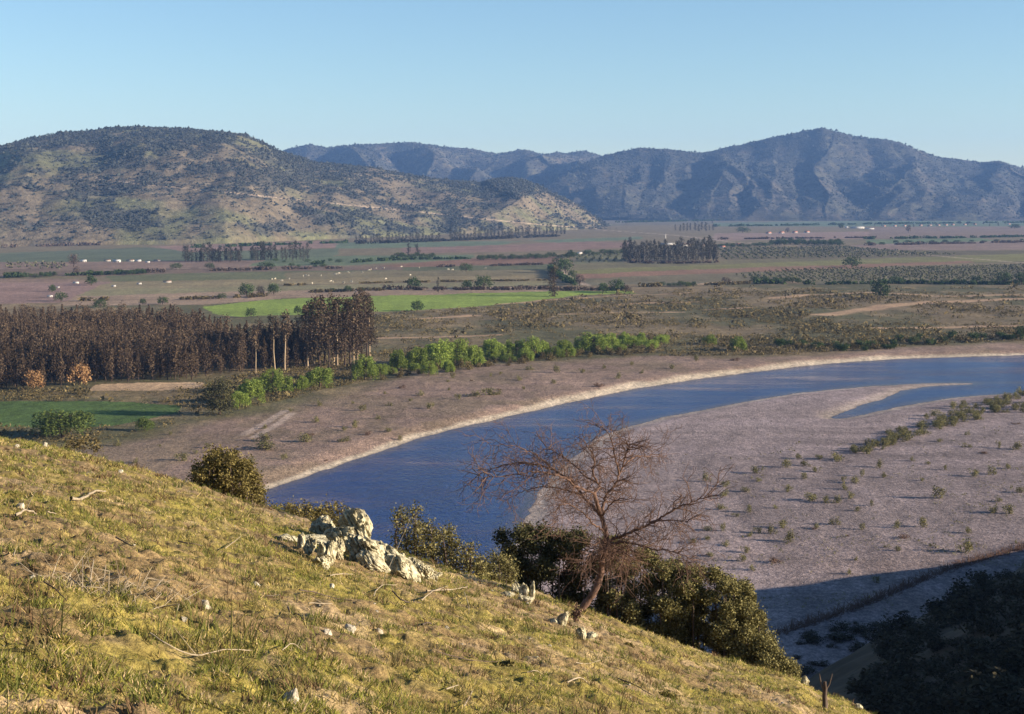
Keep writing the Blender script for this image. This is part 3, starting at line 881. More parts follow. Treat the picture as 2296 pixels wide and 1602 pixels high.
def willow_meshes(seed, h=9.0, wd=10.0, strands=260, leaf=.55, mat='willow'):
    rg = np.random.default_rng(seed)
    tr = MB(); cr = MB()
    tr.tube([(0, 0, -.5), (.2, 0, h * .2), (-.1, .1, h * .45)], [h * .04, h * .032, h * .02], 8)
    P = []
    heads = []
    for i in range(12):
        a = i * 2.4 + rg.uniform(-.3, .3); r = wd * .5 * math.sqrt((i + .6) / 12) * .82
        zt = h * (.93 - .34 * (r / (wd * .5)) ** 2) * rg.uniform(.68, 1.08)
        c = np.array([r * math.cos(a), r * math.sin(a), zt])
        heads.append((c, wd * rg.uniform(.12, .2)))
        tr.tube([(0, 0, h * .4), c * [.5, .5, .85], c - [0, 0, .3]], [h * .018, h * .011, h * .004], 5)
    for c, s in heads:
        for j in range(strands // 12):
            a = rg.uniform(0, 6.28); q = s * rg.uniform(0, 1) ** .5
            top = c + [q * math.cos(a), q * math.sin(a), -.35 * q * q / s]
            L = min(top[2] - .1, h * rg.uniform(.2, .62))
            k = max(3, int(L / leaf * 1.5))
            zz = np.linspace(0, L, k)
            out = .25 * np.sqrt(zz + .01)
            dirv = np.array([top[0], top[1]]) / (np.hypot(top[0], top[1]) + .3)
            P.append(np.column_stack([top[0] + dirv[0] * out, top[1] + dirv[1] * out, top[2] - zz]) + rg.normal(0, .12, (k, 3)))
    cr.leaves(np.vstack(P), leaf, .5, rg, .45)
    return tr.mesh('willow_trunk', M['bark'], True), cr.mesh('willow_crown', M[mat])

def shrub_mesh(seed, r=1.0, h=1.1, n=260, leaf=.16, mat='gravel_shrub', stems=True, lobes=7, flat=.6):
    """domed bush of twiggy sprays"""
    rg = np.random.default_rng(seed)
    mb = MB()
    for i in range(lobes):
        a = rg.uniform(0, 6.28); q = r * math.sqrt(rg.uniform(.0, .55)) * .8
        hh = h * (1 - .5 * (q / r) ** 2) * rg.uniform(.75, 1.1)
        s = r * rg.uniform(.3, .5)
        c = np.array([q * math.cos(a), q * math.sin(a), max((hh - s * flat) * rg.uniform(.35, 1), s * .3)])
        pts = blob_pts(rg, n // lobes, c, (s, s, max(s * flat, hh * .45)), .5)
        pts[:, 2] = np.maximum(pts[:, 2], .02)
        mb.leaves(pts, leaf, .5, rg, .35)
        if stems:
            mb.tube([(c[0] * .2, c[1] * .2, -.1), c * [.7, .7, .5], c], [r * .03, r * .02, r * .01], 4)
    return mb.mesh('shrub', M[mat])

PARTS = {}
def proto(key, fn, *a, **k):
    if key not in PARTS: PARTS[key] = fn(*a, **k)
    return PARTS[key]

def plant_tree(name, meshes, label, cat, x, y, scale, rz=None, group=None, z=None):
    o = thing(name, label, cat, (x, y, floor_z(x, y) if z is None else z), rnd.uniform(0, 6.28) if rz is None else rz, scale, group)
    obj('trunk', meshes[0], o); obj('crown', meshes[1], o)
    return o

# ------------------------------------------------------------------ eucalyptus plantation on the left
def wood():
    U = 'eucalyptus trees of the plantation by the river'
    ms = [euc_meshes(1000 + i, 12.5, 2.9 + .2 * (i % 3), .14, 800, 'euc', .55, 'bark', i % 3 != 2) for i in range(7)]
    dk = [euc_meshes(1100 + i, 24.0, 4.2, .22, 1500, 'euc', .7, 'pale_bark' if i < 2 else 'bark') for i in range(5)]
    gum = [euc_meshes(1150 + i, 21.0, 3.2, .60, 520) for i in range(2)]
    FRONT = gp([(-260, 890), (20, 880), (150, 868), (300, 860), (430, 857), (480, 845), (560, 836), (640, 832), (700, 828)])
    BACK = gp([(-260, 748), (20, 748), (200, 750), (400, 750), (450, 762), (520, 785), (600, 794), (640, 797), (700, 800)])
    poly = np.vstack([FRONT, BACK[::-1]])
    # hex-jittered planting
    pts = []
    x0, x1, y0, y1 = poly[:, 0].min(), poly[:, 0].max(), poly[:, 1].min(), poly[:, 1].max()
    gap = gp([(-300, 800), (8, 796), (80, 786), (125, 768), (105, 760), (8, 776), (-300, 774)])
    yy = y0; row = 0
    while yy < y1:
        xx = x0 + (row % 2) * 2.4
        while xx < x1:
            pts.append((xx + rnd.uniform(-1.3, 1.3), yy + rnd.uniform(-1.3, 1.3))); xx += 4.8
        yy += 4.7; row += 1
    pts = np.array(pts)
    keep = in_poly(pts[:, 0], pts[:, 1], poly) & ~in_poly(pts[:, 0], pts[:, 1], gap)
    pts = pts[keep]
    pts = pts[np.argsort(pts[:, 1] - .15 * pts[:, 0])]
    inside = np.abs(pts[:, 0] / pts[:, 1]) < .40
    cut = 0
    rest = MB()
    Vs = {}
    for (x, y), ins in zip(pts, inside):
        me = ms[rnd.randrange(7)]
        s = rnd.uniform(.82, 1.16) * np.interp(x / y, [-.36, -.22, -.205, -.16, -.14], [.98, 1.0, .95, 1.0, 1.05])
        if ins and cut < 240:
            cut += 1
            plant_tree('eucalyptus_tree', me, 'brown green eucalyptus crowded among others in the dark riverside plantation', 'tree', x, y, s, group=U)
        else:
            a = rnd.uniform(0, 6.28); ca, sa = math.cos(a), math.sin(a)
            key = me[1].name
            if key not in Vs:
                q = np.zeros(len(me[1].vertices) * 3); me[1].vertices.foreach_get('co', q)
                Vs[key] = q.reshape(-1, 3)
            V = Vs[key] * s
            V = np.column_stack([V[:, 0] * ca - V[:, 1] * sa + x, V[:, 0] * sa + V[:, 1] * ca + y, V[:, 2] + floor_z(x, y)])
            rest.add(V, np.arange(len(V)).reshape(-1, 4))
            rest.tube([(x, y, floor_z(x, y) - .5), (x, y, 9 * s)], [.2, .1], 5)
    o = obj('woodland', rest.mesh('woodland', M['euc']))
    stuff(o); tag(o, 'massed dark eucalyptus crowns at the back of the plantation', 'woodland')
    # the tall group at the right-hand end
    tall = [(690, 829, 1.0), (704, 826, .96), (716, 829, 1.03), (728, 824, 1.06), (738, 829, .98), (748, 822, 1.04), (757, 828, 1.0), (765, 820, .95), (774, 827, 1.0), (784, 822, .97), (793, 826, 1.05), (802, 820, 1.07), (811, 824, 1.0), (680, 822, .9), (822, 806, .98), (829, 804, .96)]
    for i, (px, py, s) in enumerate(tall):
        x, y = ground_pt(px, py)
        plant_tree('eucalyptus_tree', dk[i % 5], 'tall dark eucalyptus standing in the high clump at the right end of the plantation', 'tree', x, y, s * rnd.uniform(.96, 1.04), group='tall eucalyptus clump')
    for i, (px, py, s, lb) in enumerate([(617, 836, .92, 'slender eucalyptus with long bare pale trunk, left of a similar pair'), (639, 838, 1.0, 'tall eucalyptus with thick bare pale trunk, right of a similar pair'),
                                          (573, 842, .72, 'short eucalyptus with bare pale trunk at the plantation edge')]):
        x, y = ground_pt(px, py)
        plant_tree('eucalyptus_tree', gum[i % 2], lb, 'tree', x, y, s)
    for px, py, hpx, lb in [(178, 866, 52, 'copper leaved tree lit orange in front of the dark plantation'), (76, 876, 46, 'smaller copper leaved tree at the left end of the plantation')]:
        x, y = ground_pt(px, py)
        plant_tree('copper_tree', proto('copper', round_meshes, 77, 9.0, 9.5, 1100, 'copper', .75), lb, 'tree', x, y, hpx * px_m(y) / 9.0)
wood()

# ------------------------------------------------------------------ willows and trees by the river
def riverside():
    ws = [willow_meshes(2000 + i, 9.0, rw, 420) for i, rw in enumerate((9.5, 11.0, 12.5, 8.0))]
    L = [  # x, foot, height in photo units, stretch sideways, label
        (562, 912, 54, .95, 'lime green willow beside the dark round evergreen'), (538, 922, 36, .9, 'small pale green willow tucked against the dark evergreen'),
        (612, 888, 52, 1.05, 'lime green willow just below the tall bare gum trunks'), (677, 882, 30, .95, 'low round lime willow in front of a larger one'),
        (718, 874, 46, 1.15, 'broad lime willow in front of the tall eucalyptus clump'), (817, 857, 54, .7, 'upright lime willow at the right foot of the eucalyptus clump'),
        (852, 850, 26, 1.0, 'small lime willow right of the upright one'), (892, 836, 42, .9, 'lime willow at the left end of the long willow thicket'),
        (938, 830, 48, .9, 'lime willow second from the left in the thicket'), (985, 826, 58, .95, 'largest willow, tall and lime green in the middle of the thicket'),
        (1030, 822, 54, .9, 'tall willow on the right shoulder of the thicket'), (1062, 822, 40, .9, 'lower willow at the right end of the big thicket'),
        (1105, 808, 44, .95, 'dark footed willow right of the big thicket'), (1150, 806, 38, .9, 'yellowish willow with brown twigs at its foot'),
        (1190, 806, 44, .8, 'upright willow between two lower ones'), (1218, 804, 32, .9, 'loose willow with brown scrub below it'),
        (1265, 804, 38, .85, 'single willow with hanging strands right of a gap'), (1325, 797, 44, 1.2, 'broad bushy willow near the river bend'),
        (1366, 788, 34, .9, 'willow right behind the broad bushy one'), (1398, 780, 28, .9, 'small willow near the end of the row'), (1437, 781, 30, .7, 'last upright willow of the row'),
        (1490, 771, 16, 1.1, 'low willow bush past the end of the row'), (1592, 778, 22, .95, 'small round willow alone in the scrub'), (1656, 792, 30, 1.2, 'pale willow standing alone near the dark scrub belt'),
        (140, 990, 62, 1.5, 'broad willow at left below the small green field'), (325, 974, 30, 1.0, 'small willow bush below the small green field'),
        (962, 850, 30, .8, 'low willow in the scrub before the big thicket'), (1008, 842, 24, .9, 'low pale willow at the foot of the big thicket'),
    ]
    wd_ = [willow_meshes(2020 + i, 9.0, 10.5, 420, .55, 'willow_dull') for i in range(2)]
    for i, (px, py, hp, sx, lb) in enumerate(L):
        x, y = ground_pt(px, py)
        s = hp * px_m(y) / 9.0
        plant_tree('willow_tree', wd_[i % 2] if px < 400 else ws[i % 4], lb, 'tree', x, y, (s * sx * 1.25, s * sx * 1.25, s * 1.12), group='willows along the far bank')
    for i in range(30):
        px = 840 + 22 * i + rnd.uniform(-9, 9); py = np.interp(px, [830, 1000, 1200, 1480], [848, 826, 806, 782]) + rnd.uniform(-9, 7)
        x, y = ground_pt(px, py); hp = rnd.uniform(12, 30); s = hp * px_m(y) / 9.0
        plant_tree('willow_tree', ws[i % 4], 'small lime green young willow filling a gap in the riverside row', 'tree', x, y, (s * rnd.uniform(1.1, 1.9), s * rnd.uniform(1.1, 1.7), s), group='young willows in the riverside row')
    x, y = ground_pt(492, 940)
    plant_tree('evergreen_tree', round_meshes(31, 11.0, 9.5, 4200, 'oak', .42, .0), 'dark round evergreen standing at the edge of the gravel', 'tree', x, y, 96 * px_m(y) / 11.0)
    # darker scrub under the willows and along the river, each bush its own
    dk = [shrub_mesh(2100 + i, 2.6, 2.6, 420, .42, 'scrub') for i in range(3)]
    for i in range(34):
        px = 860 + i * 18 + rnd.uniform(-8, 8); py = np.interp(px, [860, 1000, 1200, 1480], [852, 838, 812, 792]) + rnd.uniform(-5, 6)
        x, y = ground_pt(px, py)
        o = obj('undergrowth_bush', dk[i % 3], None, (x, y, floor_z(x, y) - .1)); o.scale = (rnd.uniform(.6, 1.4),) * 3; o.rotation_euler.z = rnd.uniform(0, 6)
        tag(o, 'brown green bush in the undergrowth at the foot of the willow row', 'bush', 'undergrowth below the willows')
    gd = [shrub_mesh(2150 + i, 3.2, 3.0, 520, .5, 'leafy') for i in range(3)]
    for i in range(46):
        px = 1745 + i * 12.4 + rnd.uniform(-7, 7); py = np.interp(px, [1740, 1900, 2100, 2296], [792, 794, 776, 766]) + rnd.uniform(-14, 4)
        x, y = ground_pt(px, py)
        o = obj('belt_bush', (gd + dk)[i % 5], None, (x, y, floor_z(x, y) - .1)); o.scale = (rnd.uniform(.8, 1.8), rnd.uniform(.8, 1.5), rnd.uniform(.7, 1.25)); o.rotation_euler.z = rnd.uniform(0, 6)
        tag(o, 'dark bush in the dense scrub belt on the far bank at right', 'bush', 'dark scrub belt on the far bank')
    x, y = ground_pt(2288, 768)
    plant_tree('leafy_tree', proto('rt0', round_meshes, 41, 10.0, 11.0, 900), 'dark tree on the far bank at the right edge', 'tree', x, y, 36 * px_m(y) / 10.0)
riverside()

# ------------------------------------------------------------------ scrubland: low cover as one mass
def scrubland():
    rg = np.random.default_rng(88)
    AREA = gp([(-300, 1010), (180, 1000), (300, 985), (430, 950), (560, 925), (700, 890), (860, 848), (1000, 836), (1200, 816), (1500, 804), (1760, 803), (2060, 782), (2420, 765), (2420, 650), (1560, 642), (1320, 664), (1100, 690), (880, 704), (700, 712), (640, 790), (600, 830), (440, 872), (-300, 884)])
    GREEN = gp([(-300, 902), (60, 902), (300, 908), (410, 918), (400, 936), (260, 962), (180, 968), (-300, 960)])
    TAN = gp([(215, 864), (452, 860), (460, 874), (200, 880)])
    n = 42000
    y = 1 / rg.uniform(1 / 1000., 1 / 300., n * 3)
    x = rg.uniform(-.5, .5, n * 3) * y
    k = in_poly(x, y, AREA) & ~in_poly(x, y, GREEN) & ~in_poly(x, y, TAN)
    for P, wd in PALE_STRIPS: k &= dist_line(x, y, spline(gp(P))) > wd * .55
    k &= rg.random(len(x)) < smooth(.36, .60, fbm(x / 30., y / 55., 84, 4, .6)) + .08
    x, y = x[k][:n], y[k][:n]
    z, sd, fs = floor_height(x, y)
    ok = sd > 12
    x, y, z = x[ok], y[ok], z[ok]
    n = len(x)
    mb = MB()
    s = rg.lognormal(-.55, .5, n) * np.clip(y / 600., .7, 1.4)
    per = 20
    d = rg.normal(size=(n, per, 3)); d /= np.linalg.norm(d, axis=2)[..., None]
    C = np.stack([x, y, z], -1)[:, None] + d * (s * 1.05)[:, None, None] * np.array([1.2, 1.2, .62]) + np.array([0, 0, .35]) * s[:, None, None]
    C = C.reshape(-1, 3)
    mb.leaves(C, np.repeat(s * .62, per), .6, rg)
    o = obj('scrub', mb.mesh('scrub', M['scrub']))
    stuff(o); tag(o, 'low brown green scrub covering the land beyond the river', 'scrub')
scrubland()

# ------------------------------------------------------------------ trees, hedges and rows on the plain
def plain_trees():
    rt = [round_meshes(3000 + i, 10.0, wd, 700, 'leafy', .95) for i, wd in enumerate((11, 13, 10, 15))]
    br = [round_meshes(3050 + i, 10.0, 9, 500, 'brown', .8) for i in range(2)]
    ef = [euc_meshes(3100 + i, 20.0, 4.2, .12, 480, 'euc_far', 1.2, 'bark') for i in range(5)]
    pop = [euc_meshes(3150 + i, 20.0, 2.6, .06, 380, 'euc_far', 1.1, 'bark') for i in range(2)]
    def put(name, me, hm, px, py, hp, sx, lb, cat='tree', group=None):
        x, y = ground_pt(px, py)
        s = hp * px_m(y) / hm * 1.12; sx *= 1.15
        return plant_tree(name, me, lb, cat, x, y, (s * sx, s * sx, s), group=group)
    L = [('leafy_tree', rt[0], 553, 665, 28, 1.0, 'dark green round tree, left one of a trio above the bright field'), ('bare_tree', br[0], 584, 661, 19, 1.0, 'brown leafless tree between two round green trees'),
         ('leafy_tree', rt[2], 614, 661, 23, 1.1, 'dark green spreading tree, right one of a trio above the bright field'), ('leafy_tree', rt[0], 927, 649, 26, 1.05, 'round dark tree on the hedge line left of the thin brown tree'),
         ('leafy_tree', rt[1], 1085, 648, 28, 1.1, 'largest round dark tree on the hedge line behind the bright field'), ('leafy_tree', rt[2], 1047, 649, 18, 1.2, 'lighter green bushy tree touching the largest round tree'),
         ('leafy_tree', rt[3], 1045, 610, 19, .95, 'green clump of tree alone in the middle of the pasture'), ('leafy_tree', rt[0], 935, 698, 22, 1.1, 'pale green tree on the front edge of the bright field'),
         ('leafy_tree', rt[1], 563, 712, 20, .9, 'green tree at the front edge of the bright field near the plantation'), ('leafy_tree', rt[2], 668, 705, 18, .9, 'small tree at the field edge just left of the eucalyptus clump'),
         ('leafy_tree', rt[1], 1910, 600, 23, 1.15, 'solitary dark round tree above the vineyard rows'), ('leafy_tree', rt[0], 1973, 668, 36, .95, 'solitary rounded green tree on the pale dry grass strip'),
         ('leafy_tree', rt[2], 1352, 657, 20, 1.2, 'small dark tree left in the clump by the lane end'), ('leafy_tree', rt[0], 1383, 656, 28, 1.0, 'bright green tree in the clump by the lane end'),
         ('bare_tree', br[1], 1402, 656, 17, 1.1, 'brown bush at the right of the lane end clump'), ('bare_tree', br[0], 1627, 638, 15, 1.5, 'reddish brown round bush beside the pale strip'),
         ('leafy_tree', rt[1], 137, 676, 20, 1.0, 'green tree above the plantation at far left'), ('leafy_tree', rt[0], 117, 655, 16, .9, 'small green tree by the white speck of a hut at left'),
         ('leafy_tree', rt[2], 205, 641, 22, 1.0, 'dark green tree beside the white farm hut'), ('bare_tree', br[1], 165, 598, 28, .9, 'tall brown tree left of the white farm roofs'),
         ('bare_tree', br[0], 172, 618, 20, .9, 'brown tree on the farm lane below the roofs'), ('leafy_tree', rt[3], 395, 605, 14, 1.2, 'green bushy tree below the left eucalyptus row'), ('leafy_tree', rt[1], 470, 604, 13, 1.2, 'round green tree below the gap of the eucalyptus rows'),
         ('leafy_tree', rt[3], 598, 605, 16, 1.5, 'wide green tree clump below the right eucalyptus row'), ('leafy_tree', rt[0], 365, 683, 16, 1.3, 'wide green tree behind the plantation top'), ('leafy_tree', rt[2], 320, 683, 12, 1.2, 'small green tree behind the plantation'),
         ('leafy_tree', rt[1], 225, 690, 18, 1.3, 'yellow green tree behind the plantation near the left'), ('leafy_tree', rt[1], 497, 670, 12, 1.3, 'low green tree left of the trio'),
         ('leafy_tree', rt[2], 780, 655, 13, 1.2, 'dark tree on the hedge line above the middle of the bright field'), ('leafy_tree', rt[0], 745, 655, 9, 1.3, 'small dark tree on the hedge line above the bright field'), ('leafy_tree', rt[2], 811, 655, 9, 1.2, 'low tree right of the dark hedge line tree'),
         ('bare_tree', br[1], 1300, 641, 26, .9, 'brown leafless tree at the near end of the lane'), ('leafy_tree', rt[0], 1283, 625, 18, .9, 'green tree on the lane behind the brown leafless one'),
         ('leafy_tree', rt[1], 1268, 612, 30, .8, 'tall green tree half way up the lane'), ('leafy_tree', rt[3], 1255, 606, 26, .9, 'dark green tree on the lane left of the tall one'), ('leafy_tree', rt[2], 1278, 580, 18, .9, 'pale green tree at the top of the lane'),
         ('bare_tree', br[0], 2037, 522, 17, .7, 'dark single tree among the distant houses'), ('leafy_tree', rt[3], 1665, 522, 12, 1.6, 'bushy tree left of the red roofed houses'), ('bare_tree', br[1], 1766, 522, 11, .9, 'brown tree between red roofed houses'),
         ('leafy_tree', rt[1], 2275, 513, 10, 1.6, 'distant round tree near the right edge'), ('leafy_tree', rt[0], 1885, 513, 12, .8, 'thin tree beside the long white shed'),
         ('leafy_tree', rt[0], 2250, 638, 26, 1.1, 'dark tree at the right end of the vineyard hedge'), ('leafy_tree', rt[2], 2290, 638, 24, 1.1, 'dark spreading tree touching the right edge'),
         ('leafy_tree', rt[2], 2190, 634, 14, 1.5, 'lower tree on the vineyard hedge'), ('leafy_tree', rt[3], 2010, 633, 12, 1.6, 'low wide tree under the vineyard rows'), ('leafy_tree', rt[1], 1240, 657, 14, .8, 'small tree at the foot of the tall double tree')]
    for nm, me, px, py, hp, sx, lb in L: put(nm, me, 10.0, px, py, hp, sx, lb)
    put('dark_tree', proto('dbl', euc_meshes, 3201, 20.0, 5.0, .02, 900, 'euc', 1.0, 'bark'), 20.0, 1243, 665, 60, 1.0, 'tall dark eucalyptus standing alone at the end of the bright field')
    put('thin_tree', pop[0], 20.0, 983, 656, 32, .8, 'thin brown upright tree on the hedge line')
    put('poplar_tree', pop[0], 20.0, 915, 575, 26, 1.3, 'dark upright poplar, left one of two'); put('poplar_tree', pop[1], 20.0, 936, 575, 25, 1.8, 'dark upright poplar, right and wider one of two')
    def row(xs, base, hs, me, name, lb, cat, grp, sx=1.0, hm=20.0, jy=2.0):
        for i, px in enumerate(xs):
            put(name, me[i % len(me)], hm, px + rnd.uniform(-2, 2), base(px) + rnd.uniform(-jy, jy), hs * rnd.uniform(.72, 1.12), sx * rnd.uniform(.8, 1.2), lb, cat, grp)
    row(np.concatenate([np.linspace(416, 430, 3), np.linspace(440, 540, 17)]), lambda p: 587, 32, ef, 'row_eucalyptus', 'dark eucalyptus in the left one of two rows below the near hill', 'tree', 'left eucalyptus row')
    row(np.concatenate([np.linspace(562, 605, 9), [618, 633], np.linspace(640, 690, 7)]), lambda p: 584, 34, ef, 'row_eucalyptus', 'dark eucalyptus in the right one of two rows below the near hill', 'tree', 'right eucalyptus row', .85)
    row(np.linspace(1400, 1604, 38), lambda p: 587 - 3 * abs((p - 1500) / 100), 40, ef, 'grove_eucalyptus', 'dark eucalyptus in the dense grove before the farm sheds', 'tree', 'eucalyptus grove by the farm', .8, jy=3)
    row([1402, 1412, 1590, 1600, 1575], lambda p: 586, 54, ef, 'grove_eucalyptus', 'taller dark eucalyptus at an end of the grove by the farm', 'tree', 'taller eucalyptus of the grove', .7)
    row(np.linspace(800, 985, 26), lambda p: 545 - (p - 800) * .02, 17, ef, 'distant_tree', 'small dark tree in the distant line along the hill foot', 'tree', 'distant trees along the hill foot', 1.1, jy=3)
    row(np.linspace(1010, 1265, 34), lambda p: 540 - (p - 1000) * .055, 19, ef, 'distant_tree', 'small dark tree in the distant line along the hill foot', 'tree', 'distant trees along the hill foot', 1.1, jy=4)
    row(np.linspace(1515, 1600, 11), lambda p: 518, 16, ef, 'distant_tree', 'tiny tree in the far line beyond the farm', 'tree', 'far trees beyond the farm', 1.0)
    row(np.linspace(1730, 1885, 22), lambda p: 549 + (p - 1730) * .012, 13, rt, 'hedge_tree', 'green tree in the dense hedge below the red roofed houses', 'tree', 'hedge trees below the houses', 1.0, 10.0, 1.5)
    row(np.linspace(1610, 1725, 14), lambda p: 556 - (p - 1610) * .03, 9, rt, 'hedge_tree', 'low green tree in the thin hedge right of the farm', 'tree', 'thin hedge right of the farm', 1.1, 10.0, 1.5)
    row(np.linspace(1075, 1290, 24), lambda p: 584 - (p - 1075) * .03, 11, rt, 'hedge_tree', 'green tree in the long hedge behind the pasture', 'tree', 'hedge behind the pasture', .95, 10.0, 1.2)
    row(np.linspace(1310, 1400, 10), lambda p: 573 - (p - 1310) * .03, 11, rt, 'hedge_tree', 'green tree in the hedge between lane and grove', 'tree', 'hedge between lane and grove', 1.1, 10.0, 1.2)
    row(np.linspace(880, 970, 9), lambda p: 578, 10, rt, 'hedge_tree', 'low green tree beneath the two upright poplars', 'tree', 'low trees beneath the poplars', 1.1, 10.0, 1.5)
    row(np.linspace(205, 320, 11), lambda p: 617 - (p - 205) * .02, 10, rt, 'hedge_tree', 'dark green tree in the hedge below the farm roofs', 'tree', 'hedge below the farm roofs', 1.2, 10.0, 1.5)
    row(np.linspace(14, 120, 9), lambda p: 622, 11, rt, 'hedge_tree', 'green tree in the hedge at the far left of the plain', 'tree', 'hedge at the far left', 1.1, 10.0, 2)
    row(np.linspace(1690, 1790, 9), lambda p: 635, 13, rt, 'hedge_tree', 'dark green tree in the hedge in front of the vineyard', 'tree', 'hedge before the vineyard', 1.2, 10.0, 2)
    row(np.linspace(1470, 1555, 7), lambda p: 643, 10, rt, 'hedge_tree', 'low green tree in the short hedge beside the scrubland', 'tree', 'short hedge beside the scrubland', 1.2, 10.0, 2)
    row(np.linspace(870, 1235, 18), lambda p: 649 - (p - 870) * .004, 6, br, 'hedge_bush', 'low dark brown bush on the hedge line behind the bright field', 'bush', 'hedge line behind the bright field', 1.8, 10.0, 1)
    row(np.linspace(1250, 1400, 7), lambda p: 651, 8, br, 'hedge_bush', 'low brown bush on the hedge line right of the tall dark tree', 'bush', 'hedge line right of the tall dark tree', 1.8, 10.0, 1)
    row(np.linspace(2050, 2296, 12), lambda p: 636, 8, rt, 'hedge_bush', 'low dark bush under the vineyard towards the right edge', 'bush', 'bushes under the vineyard', 1.8, 10.0, 1.5)
    row(np.linspace(1960, 2290, 20), lambda p: 508 - (p - 1960) * .01, 6, ef, 'distant_tree', 'tiny tree among the far houses at right', 'tree', 'tiny trees among the far houses', 1.6, 20.0, 4)
    row(np.linspace(1950, 2290, 13), lambda p: 549 - (p - 1950) * .02, 6, rt, 'hedge_bush', 'low bush on the green strip edge below the far houses', 'bush', 'bushes on the green strip edge', 1.7, 10.0, 3)
    row(np.linspace(600, 760, 10), lambda p: 592, 7, rt, 'hedge_bush', 'small bush in the fields right of the eucalyptus rows', 'bush', 'bushes right of the eucalyptus rows', 1.3, 10.0, 9)
    row(np.linspace(1390, 1640, 18), lambda p: 497, 6, ef, 'distant_tree', 'tiny tree on the valley floor between the hills', 'tree', 'tiny trees between the hills', 1.5, 20.0, 5)
    def hedge(pts, hgt, wid, mt, lb, gaps=.25):
        P = spline(gp(pts)); rgh = np.random.default_rng(len(lb) * 31 + int(pts[0][0]))
        seg = np.concatenate([[0], np.cumsum(np.linalg.norm(np.diff(P, axis=0), axis=1))])
        n = int(seg[-1] / wid * 5.0)
        s_ = rgh.uniform(0, seg[-1], n); keep = fbm(s_ / 22., 0 * s_, 7, 3) > gaps + .15; s_ = s_[keep]; n = len(s_)
        x = np.interp(s_, seg, P[:, 0]) + rgh.normal(0, wid * .3, n); y = np.interp(s_, seg, P[:, 1]) + rgh.normal(0, wid * .3, n)
        top = hgt * (.35 + 1.0 * fbm(s_ / 14., 0 * s_, 9, 3))
        per = 14
        d = rgh.normal(size=(n, per, 3)); d /= np.linalg.norm(d, axis=2)[..., None]
        C = np.stack([x, y, top * .45], -1)[:, None] + d * np.stack([0 * x + wid * .45, 0 * x + wid * .45, top * .55], -1)[:, None] * rgh.uniform(.4, 1, (n, per, 1))
        C = C.reshape(-1, 3); C[:, 2] = np.maximum(C[:, 2], .1)
        m = MB(); m.leaves(C - [P[0][0], P[0][1], 0], wid * .38, .65, rgh)
        tag(obj('hedgerow', m.mesh('hedgerow', M[mt]), None, (P[0][0], P[0][1], 0)), lb, 'hedge')
    hedge([(860, 650), (1000, 651), (1235, 650)], 3.2, 3.5, 'brown', 'dark brown hedgerow along the back of the bright green field', .12)
    hedge([(1250, 653), (1330, 652), (1410, 652)], 3.2, 3.5, 'brown', 'dark brown hedgerow right of the tall lone eucalyptus', -.1)
    hedge([(560, 668), (700, 657), (860, 652)], 2.6, 3.2, 'scrub', 'broken olive hedgerow running from the trio of trees to the bright field', .3)
    hedge([(180, 676), (400, 672), (560, 668)], 2.4, 3.2, 'scrub', 'broken hedgerow behind the plantation', .35)
    hedge([(10, 624), (70, 621), (200, 618), (330, 613)], 4.0, 4.5, 'leafy', 'dark green hedgerow below the farm roofs at left', .2)
    hedge([(330, 612), (480, 608), (640, 605), (760, 603)], 3.4, 4.0, 'brown', 'thin brown hedgerow below the two eucalyptus rows', .32)
    hedge([(700, 594), (900, 584), (1060, 581)], 4.0, 5.0, 'leafy', 'green hedgerow running past the two upright poplars', .28)
    hedge([(980, 600), (1100, 597), (1240, 594)], 2.6, 4.0, 'brown', 'low brown hedgerow over the red ploughed field', .3)
    hedge([(1236, 606), (1252, 622), (1290, 640)], 5.0, 5.0, 'leafy', 'green hedgerow along the lane', .1)
    hedge([(1410, 590), (1510, 592), (1610, 590)], 3.0, 5.0, 'brown', 'brown hedgerow at the foot of the eucalyptus grove', .15)
    hedge([(1430, 644), (1560, 641), (1700, 637)], 3.0, 4.0, 'scrub', 'hedgerow between scrubland and field right of the lane', .25)
    hedge([(1690, 637), (1850, 638), (2050, 637), (2420, 640)], 3.4, 4.0, 'leafy', 'long dark hedgerow under the vineyard', .2)
    hedge([(1940, 537), (2100, 535), (2296, 532), (2420, 530)], 5.0, 7.0, 'leafy', 'far hedgerow above the green strip at right', .3)
    hedge([(1940, 551), (2100, 548), (2296, 544), (2420, 541)], 4.0, 6.0, 'brown', 'far hedgerow below the green strip at right', .3)
    hedge([(1610, 538), (1750, 536), (1960, 534)], 3.5, 6.0, 'brown', 'far hedgerow under the red roofed houses', .3)
    hedge([(1600, 509), (1800, 506), (2000, 503), (2296, 500)], 6.0, 9.0, 'leafy', 'farthest hedgerow on the valley floor at right', .3)
    hedge([(1380, 500), (1480, 498), (1640, 495)], 6.0, 9.0, 'leafy', 'farthest hedgerow at the foot of the far mountains', .25)
    hedge([(430, 557), (600, 551), (780, 545)], 5.0, 6.5, 'leafy', 'hedgerow along the foot of the near hill', .3)
    hedge([(10, 556), (150, 552), (330, 548)], 5.0, 6.5, 'brown', 'brown hedgerow along the hill foot at far left', .3)
    hedge([(800, 548), (1000, 541), (1250, 531)], 6.0, 7.0, 'euc_far', 'dark band of bushes under the distant trees', .15)
    hedge([(640, 641), (900, 634), (1230, 629)], 1.6, 3.0, 'scrub', 'low grassy field boundary across the pasture', .35)
    # orchard and vineyard rows: beyond counting
    rg = np.random.default_rng(55)
    mb = MB()
